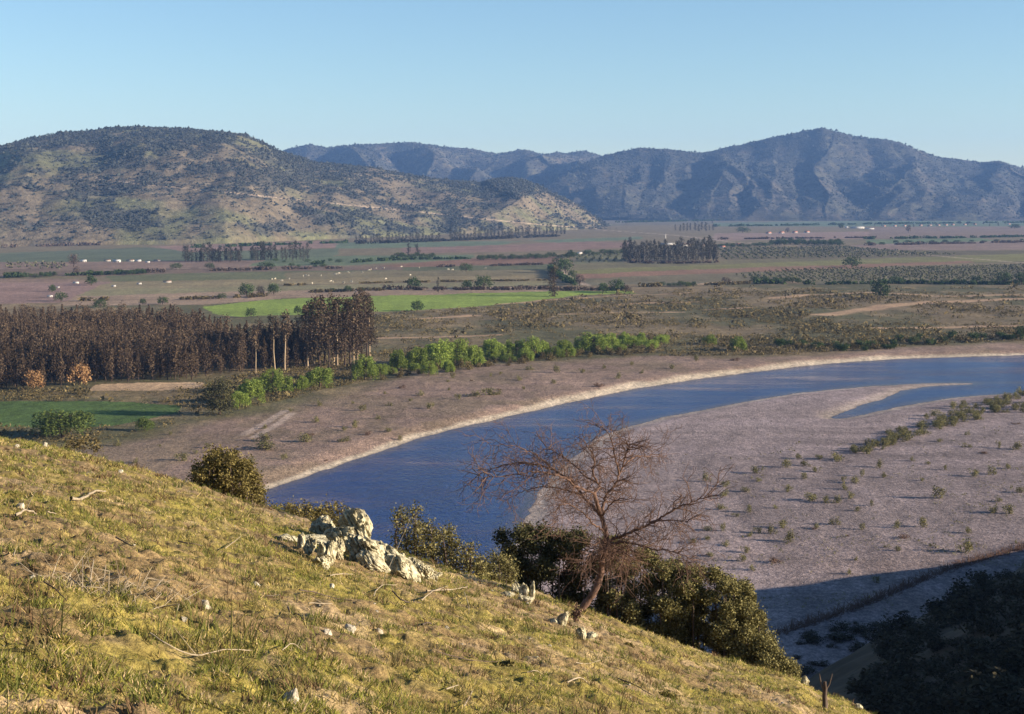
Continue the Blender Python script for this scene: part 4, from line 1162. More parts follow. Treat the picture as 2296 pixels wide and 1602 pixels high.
    def rows(poly, dx, dy, s, skew=0.0):
        P = gp(poly)
        xs = np.arange(P[:, 0].min() - 60, P[:, 0].max() + 60, dx); ys = np.arange(P[:, 1].min(), P[:, 1].max(), dy)
        X, Y = np.meshgrid(xs, ys); X = X + skew * (Y - ys[0])
        x, y = X.ravel() + rg.normal(0, .35, X.size), Y.ravel() + rg.normal(0, .35, X.size)
        k = in_poly(x, y, P) & (rg.random(len(x)) < .93)
        x, y = x[k], y[k]
        n = len(x); per = 6
        d = rg.normal(size=(n, per, 3)); d /= np.linalg.norm(d, axis=2)[..., None]
        z = np.zeros(n)
        C = np.stack([x, y, z + s * .8], -1)[:, None] + d * s * np.array([.8, .8, .6])
        mb.leaves(C.reshape(-1, 3), s * 1.2, .7, rg)
    rows([(1650, 618), (1760, 606), (1900, 603), (2420, 592), (2420, 630), (1700, 632)], 5.6, 9.0, 1.25, .10)
    rows([(1612, 558), (1900, 554), (2000, 563), (2150, 572), (1990, 577), (1620, 583)], 8.0, 15.0, 1.7, .1)
    rows([(1292, 573), (1396, 571), (1396, 587), (1292, 591)], 8.0, 14.0, 1.6, .1)
    rows([(14, 590), (150, 590), (150, 603), (14, 605)], 9.0, 16.0, 1.8, .1)
    o = obj('orchard', mb.mesh('orchard', M['scrub_far'])); stuff(o)
    tag(o, 'rows of small orchard trees and vines on the plain', 'orchard')
M['scrub_far'] = leaf_mat('vine_leaves', (.05, .052, .03), (.085, .085, .045), (.13, .125, .07), .1, 0)
plain_trees()

# ------------------------------------------------------------------ houses, sheds, cattle
def house_meshes(L, D, h, rise, wall, roof, windows=3):
    a = MB(); a.box((0, 0, h / 2 - .1), (L, D, h + .2))
    g = np.array([[-L / 2, -D / 2, h], [-L / 2, D / 2, h], [-L / 2, 0, h + rise], [L / 2, -D / 2, h], [L / 2, D / 2, h], [L / 2, 0, h + rise]])
    a.add(g, [[0, 2, 1], [3, 4, 5]])
    r = MB(); e = .5
    t = .18
    for s in (-1, 1):
        y0, z0, y1, z1 = s * (D / 2 + e), h - e * rise / (D / 2) + .02, 0.0, h + rise + .02
        q = np.array([[-L / 2 - e, y0, z0], [L / 2 + e, y0, z0], [L / 2 + e, y1, z1], [-L / 2 - e, y1, z1]])
        V = np.vstack([q, q + [0, 0, t]])
        r.add(V, [[0, 1, 2, 3], [4, 7, 6, 5], [0, 4, 5, 1], [1, 5, 6, 2], [2, 6, 7, 3], [3, 7, 4, 0]])
    wn = []
    for i in range(windows):
        m = MB(); m.box((-L / 2 + L * (i + .6) / (windows + .2), -D / 2 - .02, h * .55), (1.3, .10, 1.3)); wn.append(m.mesh('house_window', M['window']))
    d = MB(); d.box((L / 2 - L * .12, -D / 2 - .02, 1.05), (1.1, .12, 2.1))
    return a.mesh('house_wall', M[wall]), r.mesh('house_roof', M[roof]), wn, d.mesh('house_door', M['dark_wood'])

def buildings():
    kinds = {'red': house_meshes(13, 8, 3.0, 2.4, 'white_wall', 'red_roof'), 'white': house_meshes(14, 8, 3.0, 2.2, 'white_wall', 'white_roof'),
             'shed': house_meshes(44, 11, 3.6, 2.0, 'white_wall', 'white_roof', 6), 'barn': house_meshes(30, 12, 4.5, 3.0, 'white_wall', 'brown_roof', 4)}
    def put(kind, px, py, name, lb, rz=0.0, s=1.0, group=None, cat='house'):
        x, y = ground_pt(px, py)
        o = thing(name, lb, cat, (x, y, floor_z(x, y)), rz, s * (.50 if px < 400 else .62), group)
        wl, rf, wn, dr = kinds[kind]
        obj('wall', wl, o); obj('roof', rf, o)
        for q in wn: obj('window', q, o)
        obj('door', dr, o)
    for px, lb in ((1723, 'red roofed house, first from the left of four in a row'), (1752, 'red roofed house, second from the left of four'), (1782, 'red roofed house, third from the left of four'), (1809, 'red roofed house, last and rightmost of four')):
        put('red', px, 525 - (px - 1723) * .03, 'village_house', lb, .25, 1.15)
    for i, px in enumerate((1982, 2006, 2028, 2064, 2085, 2104, 2121, 2136, 2163, 2185, 2262)):
        put('red', px, 509 - i * .45, 'village_house', 'tiny red roofed house in the far hamlet at right', .2 + rnd.uniform(-.2, .2), 1.0, 'far hamlet of red roofed houses')
    put('shed', 1922, 513, 'long_shed', 'long white shed left of the far hamlet', .05, 1.15, cat='shed'); put('shed', 1950, 514.5, 'long_shed', 'shorter white shed end to end with the long one', .05, .7, cat='shed')
    put('white', 1898, 511, 'white_house', 'small white house at the left of the long shed', .1, .8)
    put('barn', 1532, 553, 'farm_barn', 'large brown roofed farm building behind the eucalyptus grove', .1, 1.0, cat='barn'); put('shed', 1498, 550, 'farm_shed', 'white roofed farm shed behind the eucalyptus grove', .1, .8, cat='shed')
    put('barn', 1570, 554, 'farm_barn', 'smaller brown roofed barn at the right of the farm', -.1, .7, cat='barn'); put('red', 1620, 556, 'farm_house', 'reddish roofed house right of the grove', .1, .8); put('red', 1655, 550, 'farm_house', 'reddish roofed house along the road right of the grove', .1, .8)
    # chimney stack of the farm
    x, y = ground_pt(1496, 548)
    m = MB(); m.tube([(0, 0, -.3), (0, 0, 7), (0, 0, 14)], [.95, .8, .7], 10)
    o = obj('farm_chimney', m.mesh('farm_chimney', M['white_wall'], True), None, (x, y + 25, 0)); tag(o, 'pale chimney stack rising behind the farm shed', 'chimney')
    put('white', 1299, 570, 'white_house', 'white house with bright gable by the lane top', .9, .75)
    for px, py, k, s, lb in [(187, 588, 'white', .85, 'white roofed house right of the tall brown tree'), (262, 588, 'white', 1.0, 'bright white roofed house left of centre in the farm cluster'), (240, 586, 'barn', .45, 'small brown roofed house in the farm cluster'),
                             (292, 586, 'barn', .5, 'brown roofed barn in the middle of the farm cluster'), (310, 587, 'white', .8, 'white house right of the brown roofed barn'), (331, 590, 'white', .6, 'small white house at the right of the farm cluster'), (352, 586, 'barn', .45, 'small brown barn at the right end of the farm cluster'),
                             (170, 636, 'white', .55, 'white hut below the left farm among trees'), (130, 646, 'white', .3, 'tiny white hut at far left'), (255, 643, 'white', .4, 'low pale hut by the small trees'), (312, 638, 'white', .45, 'pale hut right of the low one'), (375, 634, 'barn', .4, 'small brown hut left of the pasture'), (112, 667, 'white', .45, 'bluish white hut above the plantation at left')]:
        put(k, px, py, 'farm_house', lb, .1 + rnd.uniform(-.2, .2), s)
    # cattle: trunk, neck, head and jointed legs in one body
    mb = MB()
    mb.tube([(-1.0, 0, 1.02), (-.92, 0, 1.08), (-.45, 0, 1.05), (.2, 0, 1.0), (.62, 0, 1.04), (.82, 0, 1.12)], [.20, .33, .38, .42, .38, .26], 10)
    mb.tube([(.75, 0, 1.12), (1.05, 0, .95), (1.25, 0, .62)], [.25, .18, .14], 8)
    mb.tube([(1.2, 0, .70), (1.32, 0, .48), (1.42, 0, .28)], [.15, .15, .09], 8)
    for sy in (-1, 1):
        mb.tube([(.55, .2 * sy, .95), (.56, .2 * sy, .5), (.54, .2 * sy, .46), (.55, .2 * sy, 0)], [.16, .08, .085, .055], 6)
        mb.tube([(-.75, .2 * sy, 1.0), (-.66, .22 * sy, .62), (-.86, .2 * sy, .42), (-.80, .2 * sy, 0)], [.22, .13, .075, .06], 6)
        mb.tube([(1.18, .1 * sy, .74), (1.14, .3 * sy, .78)], [.06, .03], 4)
    mb.tube([(-1.02, 0, 1.15), (-1.13, 0, .9), (-1.12, 0, .45)], [.04, .03, .05], 4)
    cow = mb.mesh('cow', M['hide'], True)
    spots = [(610, 628), (617, 627), (649, 627), (680, 621), (686, 620), (692, 620), (752, 617), (760, 615), (780, 613), (812, 613), (832, 605), (843, 603), (860, 603), (742, 633), (747, 634), (771, 637), (788, 634), (700, 638), (632, 631), (865, 627), (920, 619), (940, 602), (1005, 606), (1015, 607), (900, 600), (1088, 603), (720, 620), (828, 608)]
    for i, (px, py) in enumerate(spots):
        x, y = ground_pt(px, py)
        o = obj('grazing_cow', cow, None, (x, y, floor_z(x, y))); o.rotation_euler.z = rnd.uniform(0, 6.28); o.scale = (.95,) * 3
        tag(o, 'small cream coloured cow grazing in the pasture below the hill', 'cow', 'cows in the pasture')
buildings()

# ------------------------------------------------------------------ shrubs on the gravel
def gravel_shrubs():
    gs = [shrub_mesh(4000 + i, 1.0, 1.25, 330, .17, 'gravel_shrub') for i in range(5)]
    rs = [shrub_mesh(4050 + i, 1.0, .9, 300, .15, 'red_shrub') for i in range(2)]
    S = [(570, 785, 80, 70, 'largest grey green shrub right of the bare tree, with a long shadow'), (500, 885, 90, 50, 'reddish low shrub just above the hill shadow'), (780, 700, 75, 45, 'shrub with its shadow level with the bare tree crown'), (530, 715, 70, 55, 'rounded shrub behind the largest one by the bare tree'),
         (1275, 578, 95, 65, 'bushy shrub with long thin shadow in the open gravel'), (1390, 835, 100, 80, 'tall shrub beside the brush fence casting a long shadow'), (1600, 650, 80, 60, 'dark rounded shrub near the right edge of the gravel'), (1540, 645, 60, 50, 'shrub touching the left of the dark rounded one'),
         (1110, 765, 70, 35, 'low reddish shrub with a dark shadow'), (1195, 710, 65, 55, 'right one of two shrubs standing side by side'), (1080, 715, 55, 45, 'left one of two shrubs standing side by side'), (1435, 468, 65, 45, 'left one of a far pair of shrubs near the right edge'), (1520, 458, 60, 50, 'right one of a far pair of shrubs near the right edge'), (1660, 548, 60, 40, 'shrub at the very right edge of the gravel')]
    G = [(475, 740, 50, 50), (405, 740, 50, 35), (375, 757, 40, 25), (660, 585, 80, 45), (730, 597, 60, 35), (790, 597, 60, 40), (850, 577, 50, 40), (255, 562, 60, 35), (350, 542, 60, 30), (250, 517, 60, 30), (165, 492, 50, 50), (410, 455, 70, 40), (410, 492, 40, 20), (545, 428, 60, 50), (600, 387, 50, 25), (640, 418, 70, 30), (690, 448, 50, 30),
         (780, 393, 90, 40), (700, 387, 60, 25), (630, 483, 40, 35), (995, 428, 45, 45), (555, 543, 50, 40), (820, 533, 45, 40), (870, 503, 50, 40), (905, 468, 35, 35), (1005, 473, 35, 30), (820, 493, 30, 30), (1145, 398, 30, 25), (1220, 413, 35, 20), (1300, 438, 30, 25), (330, 878, 60, 40), (345, 833, 60, 35), (380, 918, 50, 30), (690, 718, 40, 30), (905, 723, 40, 35),
         (840, 938, 35, 30), (970, 978, 50, 40), (880, 873, 30, 20), (1075, 828, 40, 30), (1600, 433, 40, 25), (1650, 343, 70, 40), (1555, 333, 30, 40), (1410, 273, 30, 25), (1275, 303, 40, 20), (370, 640, 40, 40), (230, 625, 60, 30), (300, 660, 50, 20), (490, 620, 40, 20), (170, 730, 60, 30), (240, 730, 40, 40), (160, 770, 60, 20), (100, 790, 60, 25), (260, 800, 60, 25), (180, 850, 50, 25),
         (950, 610, 30, 30), (890, 635, 40, 25), (1190, 490, 30, 20), (1400, 330, 60, 18), (1560, 590, 40, 25), (1410, 740, 50, 30), (1240, 800, 40, 12), (1020, 810, 30, 12), (1640, 790, 20, 20)]
    R = [(1640, 220, 60, 15), (1500, 360, 80, 15), (1290, 915, 60, 14), (830, 755, 40, 16), (680, 722, 30, 22)]
    def put(i, s, me, lb, grp=None, extra=1.0):
        zx, zy, wz, hz = s
        px, py = 1507 + zx * .4708, 848 + zy * .4708
        x, y = ground_pt(px, py, .1)
        y += .3
        o = obj('gravel_shrub', me[i % len(me)], None, (x, y, floor_z(x, y) - .03))
        extra *= 1.2; sw = wz * .4708 * px_m(y) / 2.1 * extra; sh = hz * .4708 * px_m(y) / 1.25 * extra * .8
        o.scale = (sw, sw * rnd.uniform(.8, 1.1), sh); o.rotation_euler.z = rnd.uniform(0, 6.28)
        tag(o, lb, 'shrub', grp)
    for i, (a, b, c, d, lb) in enumerate(S): put(i, (a, b, c, d), rs if 'reddish' in lb else gs, lb)
    for i, s in enumerate(G): put(i, s, gs, 'small grey green shrub scattered on the open gravel bar', 'small shrubs scattered on the gravel bar', 1.1)
    for i, s in enumerate(R): put(i, s, rs, 'low reddish brown shrub lying flat on the gravel bar', 'low reddish shrubs on the gravel bar')
    line = np.array([(860, 366), (1000, 328), (1100, 280), (1250, 228), (1400, 182), (1550, 146), (1676, 122), (1850, 100)], float)
    for i in range(135):
        t = rnd.uniform(0, 7) ** 1.0; k = int(t); f = t - k
        zx, zy = line[k] * (1 - f) + line[k + 1] * f
        sp = np.interp(zx, [860, 1000, 1250, 1676], [12, 36, 48, 60])
        put(i, (zx + rnd.uniform(-30, 30), zy + rnd.uniform(-sp, sp * .7), rnd.uniform(40, 75), rnd.uniform(22, 42)), gs, 'grey green shrub packed in the dense band across the gravel', 'dense band of shrubs across the gravel')
    rgw = np.random.default_rng(91)
    yw = 1 / rgw.uniform(1 / 420., 1 / 205., 9000); xw = rgw.uniform(0, .48, 9000) * yw
    zw, sdw, fsw = floor_height(xw, yw)
    kw = (~fsw) & (sdw > 14) & (rgw.random(9000) < smooth(.50, .72, fbm(xw / 13., yw / 13., 93, 4)) * smooth(20, 60, sdw) + .015)
    xw, yw, zw = xw[kw], yw[kw], zw[kw]
    mw = MB(); sw_ = rgw.lognormal(-1.5, .4, len(xw))
    Cw = np.stack([xw, yw, zw], -1)[:, None] + rgw.normal(0, .5, (len(xw), 12, 3)) * sw_[:, None, None] * np.array([1, 1, .5]) + np.array([0, 0, .5]) * sw_[:, None, None]
    mw.leaves(Cw.reshape(-1, 3), np.repeat(sw_ * .55, 12), .5, rgw)
    ow = obj('gravel_weeds', mw.mesh('gravel_weeds', M['gravel_shrub'])); stuff(ow); tag(ow, 'sparse low weeds sprouting over the gravel bar', 'weeds')
    # far bank
    FB = [(1065, 897, 50, 14, 'left low bush of a green clump on the far gravel'), (1092, 894, 52, 20, 'rounded bush of a green clump on the far gravel'), (1118, 893, 36, 12, 'right low bush of a green clump on the far gravel'),
          (685, 1000, 52, 24, 'rounded shrub above the eroded hollow on the far bank'), (600, 1016, 110, 20, 'long low green bush on the far bank'), (590, 1000, 60, 20, 'dark shrub behind the long low green bush'), (405, 1044, 50, 22, 'shrub on the far bank above the olive bush'), (775, 1000, 50, 12, 'low bush over the dark hollow near the water')]
    for i, (px, py, wp, hp, lb) in enumerate(FB):
        x, y = ground_pt(px, py); o = obj('bank_shrub', gs[i % 5], None, (x, y, floor_z(x, y) - .05))
        o.scale = (wp * px_m(y) / 2.1, wp * px_m(y) / 2.6, hp * px_m(y) / 1.2); tag(o, lb, 'shrub')
    FS = [(520, 1030), (440, 1028), (300, 1050), (560, 1050), (470, 1018), (735, 1035), (800, 968), (770, 975), (850, 950), (870, 975), (890, 985), (830, 985), (700, 955), (930, 905), (950, 893), (1000, 865), (1020, 858), (1060, 862), (1100, 855), (1130, 850), (1160, 862), (1180, 880), (1240, 870), (1340, 872), (1390, 858), (1300, 845), (1440, 845), (1500, 836), (1240, 845),
          (900, 880), (860, 890), (660, 930), (720, 915), (790, 910), (810, 930), (690, 985), (600, 970), (350, 1010), (260, 1010), (380, 985), (640, 1040), (1120, 880), (1000, 880), (1030, 905), (1190, 835), (1420, 822), (1560, 818), (1640, 815), (1350, 832), (970, 925), (880, 915)]
    for i, (px, py) in enumerate(FS):
        x, y = ground_pt(px + rnd.uniform(-8, 8), py + rnd.uniform(-3, 3)); o = obj('bank_shrub', (gs + rs)[i % 6], None, (x, y, floor_z(x, y) - .05))
        s = rnd.uniform(14, 32) * px_m(y) / 2.1; o.scale = (s, s, s * rnd.uniform(.7, 1.2)); o.rotation_euler.z = rnd.uniform(0, 6)
        tag(o, 'small dull shrub scattered over the far gravel terrace', 'shrub', 'shrubs scattered over the far terrace')
    # bushes massed on the spur, leaf tones darkened to deepen its shade
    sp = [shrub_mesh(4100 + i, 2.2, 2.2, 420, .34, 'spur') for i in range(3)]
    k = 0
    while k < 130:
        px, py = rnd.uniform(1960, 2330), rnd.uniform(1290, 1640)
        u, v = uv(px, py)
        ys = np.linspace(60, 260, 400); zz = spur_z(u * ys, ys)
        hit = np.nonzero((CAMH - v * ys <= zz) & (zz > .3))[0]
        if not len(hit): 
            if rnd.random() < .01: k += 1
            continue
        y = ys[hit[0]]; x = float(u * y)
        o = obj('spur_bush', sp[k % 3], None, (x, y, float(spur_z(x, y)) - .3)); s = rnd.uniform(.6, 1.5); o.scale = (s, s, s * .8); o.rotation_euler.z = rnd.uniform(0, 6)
        tag(o, 'shade-toned bush on the shaded slope in the bottom right', 'bush', 'bushes on the shaded slope'); k += 1
    for i in range(64):  # extra bushes over the flat, added to deepen the shadow there
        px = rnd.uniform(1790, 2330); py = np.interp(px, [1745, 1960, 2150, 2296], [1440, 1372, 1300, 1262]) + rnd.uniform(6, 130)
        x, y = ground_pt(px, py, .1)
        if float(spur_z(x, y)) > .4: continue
        o = obj('added_bush', sp[i % 3], None, (x, y, floor_z(x, y) - .1)); q = rnd.uniform(.3, .8); o.scale = (q * 1.5, q * 1.3, q * .7); o.rotation_euler.z = rnd.uniform(0, 6)
        tag(o, 'low shade-toned bush added on the shaded flat between the brush fence and the slope', 'bush', 'bushes added on the shaded flat')
gravel_shrubs()

def brush_fence():
    line = spline(gp([(1745, 1424), (1850, 1388), (1960, 1348), (2060, 1306), (2150, 1272), (2230, 1250), (2296, 1230), (2400, 1200)]), 8)
    o = thing('brush_fence', 'reddish brown brushwood fence running out of the hill shadow across the gravel', 'fence', (line[0][0], line[0][1], 0))
    base = np.array([line[0][0], line[0][1], 0.])
    rg = np.random.default_rng(66)
    seg = np.concatenate([[0], np.cumsum(np.linalg.norm(np.diff(line, axis=0), axis=1))])
    mb = MB()
    for i in range(1500):
        s = rg.uniform(0, seg[-1])
        p = np.array([np.interp(s, seg, line[:, 0]) + rg.normal(0, .45), np.interp(s, seg, line[:, 1]) + rg.normal(0, .45), 0])
        p[2] = floor_z_fast(p[0], p[1])
        d = rg.normal(size=3); d[2] = abs(d[2]) * .8 + .25; d /= np.linalg.norm(d)
        L = rg.uniform(.7, 1.6)
        q = p + d * L * .5 + rg.normal(0, .1, 3)
        mb.tube([p - base - [0, 0, .05], q - base, p + d * L - base + rg.normal(0, .12, 3)], [.045, .035, .014], 4)
    obj('brushwood', mb.mesh('brushwood', M['espino']), o)
    for s in np.arange(3, seg[-1], 6.5):
        p = np.array([np.interp(s, seg, line[:, 0]), np.interp(s, seg, line[:, 1]), 0]); p[2] = floor_z_fast(p[0], p[1])
        m = MB(); m.tube([p - base - [0, 0, .3], p - base + [.04, 0, .7], p - base + [.1, 0, 1.45]], [.07, .06, .05], 6)
        obj('post', m.mesh('post', M['dark_wood']), o)
def floor_z_fast(x, y): return .12
brush_fence()

# ------------------------------------------------------------------ foreground: rocks
def rock_mesh(seed, size, mat='rock', subdiv=4, sharp=.5, name='rock'):
    """angular stone: an icosphere pushed against a set of random flat faces, then roughened"""
    import bmesh
    rg = np.random.default_rng(seed)
    bm = bmesh.new()
    bmesh.ops.create_icosphere(bm, subdivisions=subdiv, radius=1.0)
    me = bpy.data.meshes.new(name)
    bm.to_mesh(me); bm.free()
    n = len(me.vertices)
    V = np.zeros(n * 3); me.vertices.foreach_get('co', V); V = V.reshape(-1, 3)
    V = np.sign(V) * np.abs(V) ** .7                       # blockier than a ball
    Nn = rg.normal(size=(26, 3)); Nn[:, 2] *= .75; Nn /= np.linalg.norm(Nn, axis=1)[:, None]
    D = rg.uniform(.50, 1.0, 26)
    dots = V @ Nn.T
    lim = np.where(dots > .05, D[None] / np.maximum(dots, .05), 9).min(1)
    V = V * np.minimum(lim, 1.0)[:, None]
    V = V / np.abs(V).max(0)
    def n3(f, k): return fbm(V[:, 0] * f + V[:, 2] * f * .7 + seed, V[:, 1] * f - V[:, 2] * f * .6, k, 3, .6)
    nz = n3(2.2, seed) - .5
    crack = np.abs(n3(3.2, seed + 9) - .5) * 2               # V-shaped cracks, mostly upright
    nz2 = n3(8.0, seed + 5) - .5
    V = V * (1 + sharp * (.45 * nz - .34 * np.exp(-crack * 7) + .22 * nz2))[:, None]
    V = V * np.array(size)
    me.vertices.foreach_set('co', V.astype(np.float32).ravel())
    me.materials.append(M[mat])
    me.update()
    return me

def rocks():
    # the lichen-covered outcrop; part positions from the photo, sizes in metres
    base = hill_hit(815, 1262)
    o = thing('rock_outcrop', 'large pale lichen covered rock outcrop on the brow of the grassy slope', 'rock', base)
    mpp = px_m(base.y)
    def piece(px, py, w_, h_, dp, seed, name, dy=0.0, rot=(0, 0, 0), sharp=.6):
        Y = min(hill_hit(px, py + h_ * .5).y, 36.0) + dy * .3
        c = pt_at(px, py, Y)
        me = rock_mesh(seed, (w_ * mpp / 2 * 1.12, dp / 2, h_ * mpp / 2 * 1.12), 'rock', 5, sharp, name)
        q = obj(name, me, o, c - base); q.rotation_euler = rot
    piece(802, 1190, 76, 104, 1.1, 11, 'crag', .5, (0, .0, .3), .95)
    piece(822, 1238, 96, 66, 1.2, 12, 'crag', .3, (0, .4, .1), .9)
    piece(724, 1184, 62, 52, .9, 13, 'dark_crag', .9, (0, .1, .2), .7)
    piece(760, 1205, 60, 60, .8, 21, 'crag', .5, (0, 0, .5), .7)
    piece(866, 1246, 104, 52, .9, 14, 'ridge_slab', -.2, (0, .55, .1), .7)
    piece(905, 1272, 90, 46, .8, 15, 'ridge_slab', -.5, (0, .5, .1), .7)
    piece(955, 1283, 48, 36, .5, 16, 'ridge_slab', -.7, (0, .3, .2), .7)
    piece(705, 1212, 100, 15, .8, 17, 'ledge', .3, (0, .12, .0), .6)
    piece(655, 1208, 40, 14, .4, 22, 'ledge', .4, (0, .2, .0), .6)
    piece(748, 1214, 46, 22, .6, 18, 'ledge', .0, (0, .1, .0), .6)
    piece(722, 1240, 24, 44, .35, 19, 'ledge', -.4, (0, .3, .0), .6)
    piece(676, 1216, 18, 34, .4, 23, 'ledge', .1, (0, .2, .0), .6)
    piece(640, 1206, 36, 12, .4, 31, 'ledge', .2, (0, .1, .0), .8)
    piece(694, 1228, 24, 44, .35, 32, 'ledge', .0, (0, .15, .3), .8)
    piece(737, 1240, 30, 56, .4, 33, 'ledge', -.1, (0, .2, .1), .8)
    piece(760, 1230, 28, 50, .4, 34, 'ledge', .1, (0, .1, .2), .8)
    piece(785, 1226, 30, 48, .5, 35, 'crag', .0, (0, .1, .2), .8)
    piece(890, 1256, 44, 40, .5, 36, 'ridge_slab', .2, (0, .4, .2), .8)
    piece(930, 1270, 40, 34, .5, 37, 'ridge_slab', .2, (0, .4, .2), .8)
    piece(722, 1262, 36, 28, .4, 38, 'ledge', .0, (0, .3, .0), .8)
    rq = random.Random(17)
    for k in range(16):
        f = k / 15 + rq.uniform(-.03, .03); px = 842 + 140 * f; py = 1222 + 72 * f + rq.uniform(-6, 16)
        piece(px, py, rq.uniform(18, 36), rq.uniform(14, 26), .3, 200 + k, 'broken_rock', rq.uniform(-.5, .5), (rq.uniform(-.3, .3), rq.uniform(.1, .6), rq.uniform(0, 3)), .8)
    piece(840, 1262, 80, 36, .7, 24, 'ridge_slab', -.6, (0, .4, .2), .7)
    def lone(px, py, w_, h_, seed, name, lb, mat='rock', cat='rock', rot=(0, 0, 0), sub=4, sink=.3):
        p = hill_hit(px, py)
        m_ = px_m(p.y)
        sx, sz = w_ * m_ / 2 * 1.15, h_ * m_ / 2 * 1.2
        me = rock_mesh(seed, (sx, (sx + sz) * .45, sz), mat, sub, .5, name)
        q = obj(name, me, None, (p.x, p.y, p.z + sz * (1 - sink))); q.rotation_euler = rot
        return tag(q, lb, cat)
    p = hill_hit(1182, 1345); m_ = px_m(p.y)
    st = thing('split_stone', 'upright pale stone split in two, standing beside the bare tree', 'rock', p)
    for k, (dx, w_, h_) in enumerate(((-9, 22, 46), (12, 13, 44))):
        q = obj('slab', rock_mesh(60 + k, (w_ * m_ / 2 * 1.15, .16, h_ * m_ / 2 * 1.25), 'rock', 4, .45, 'slab'), st, (dx * m_, .05 * k, h_ * m_ * .42)); q.rotation_euler = (0, .08, .2)
    lone(1178, 1352, 38, 26, 62, 'rock', 'pale boulder at the foot of the split standing stone')
    lone(1158, 1330, 24, 26, 63, 'rock', 'dark rock in shade left of the split standing stone')
    lone(1140, 1338, 32, 14, 64, 'rock', 'flat pale stone left of the dark rock by the split stone')
    lone(1262, 1402, 26, 38, 65, 'rock', 'leaning pale rock with dark shadow below the bare tree trunk')
    lone(1304, 1440, 26, 36, 66, 'rock', 'upright pale rock lowest in the slope below the bare tree')
    lone(1325, 1432, 30, 18, 67, 'rock', 'low dark rock right of the upright pale rock')
    lone(1240, 1395, 26, 16, 68, 'rock', 'low dark rock left of the leaning pale rock')
    lone(655, 1585, 34, 46, 69, 'stone', 'smooth pale stone over a dark hollow at the bottom edge', 'stone', 'stone', (0, .7, .3), 4, .55)
    lone(1805, 1540, 18, 28, 70, 'rock', 'jagged pale rock at the right end of the brow')
    lone(1925, 1592, 18, 15, 75, 'rock', 'pale rock at the bottom right end of the slope')
    W = [(45, 1134, 26, 20, 'bright white stone near the left edge beside a log'), (100, 1003, 14, 12, 'white stone on the brow at far left, right one of two'), (38, 1004, 14, 12, 'white stone on the brow at far left, left one of two'), (460, 1360, 20, 22, 'white angular stone in the middle of the left slope'), (575, 1310, 20, 14, 'white stone under the rock outcrop'),
         (744, 1318, 12, 12, 'small white stone right below the outcrop ridge'), (785, 1416, 34, 18, 'pale flat stone on the bare patch'), (850, 1418, 22, 20, 'white stone right of the bare patch'), (843, 1378, 14, 14, 'small white stone above the bare patch'), (1000, 1412, 18, 16, 'pale stone at the end of the curved branch'), (412, 1385, 14, 12, 'small white stone left of the white angular one'),
         (270, 1062, 12, 10, 'small pale stone high on the slope'), (70, 1300, 26, 12, 'pale stone lying by the left edge'), (735, 1418, 24, 14, 'pale stone at the left of the bare patch'), (1230, 1452, 14, 10, 'yellowish stone near the two pale rocks'), (1015, 1432, 14, 10, 'low white stone below the curved branch end')]
    for i, (px, py, w_, h_, lb) in enumerate(W): lone(px, py, w_, h_, 80 + i, 'stone', lb, 'stone', 'stone', (0, rnd.uniform(-.3, .3), rnd.uniform(0, 3)), 3, .5)
    rg = random.Random(4)
    vs = [rock_mesh(120 + i, (1, .8, .6), 'stone', 2, .5, 'stone') for i in range(4)]
    for i in range(120):
        px = rg.uniform(20, 1760); lo = np.interp(px, SIL[:, 0], SIL[:, 1]) + 20
        py = rg.uniform(lo, 1600) if lo < 1590 else 1595
        p = hill_hit(px, py); s = rg.uniform(1.6, 4.5) * px_m(p.y)
        q = obj('pebble', vs[i % 4], None, (p.x, p.y, p.z + s * .15)); q.scale = (s, s, s); q.rotation_euler.z = rg.uniform(0, 6)
        tag(q, 'small pale pebble lying in the hillside grass', 'stone', 'small pebbles on the hillside')
rocks()

# ------------------------------------------------------------------ foreground: fallen wood
def on_hill(pts, lift=.03):
    out = []
    for px, py in pts:
        p = hill_hit(px, py); out.append((p.x, p.y, p.z + lift))
    return np.array(out)

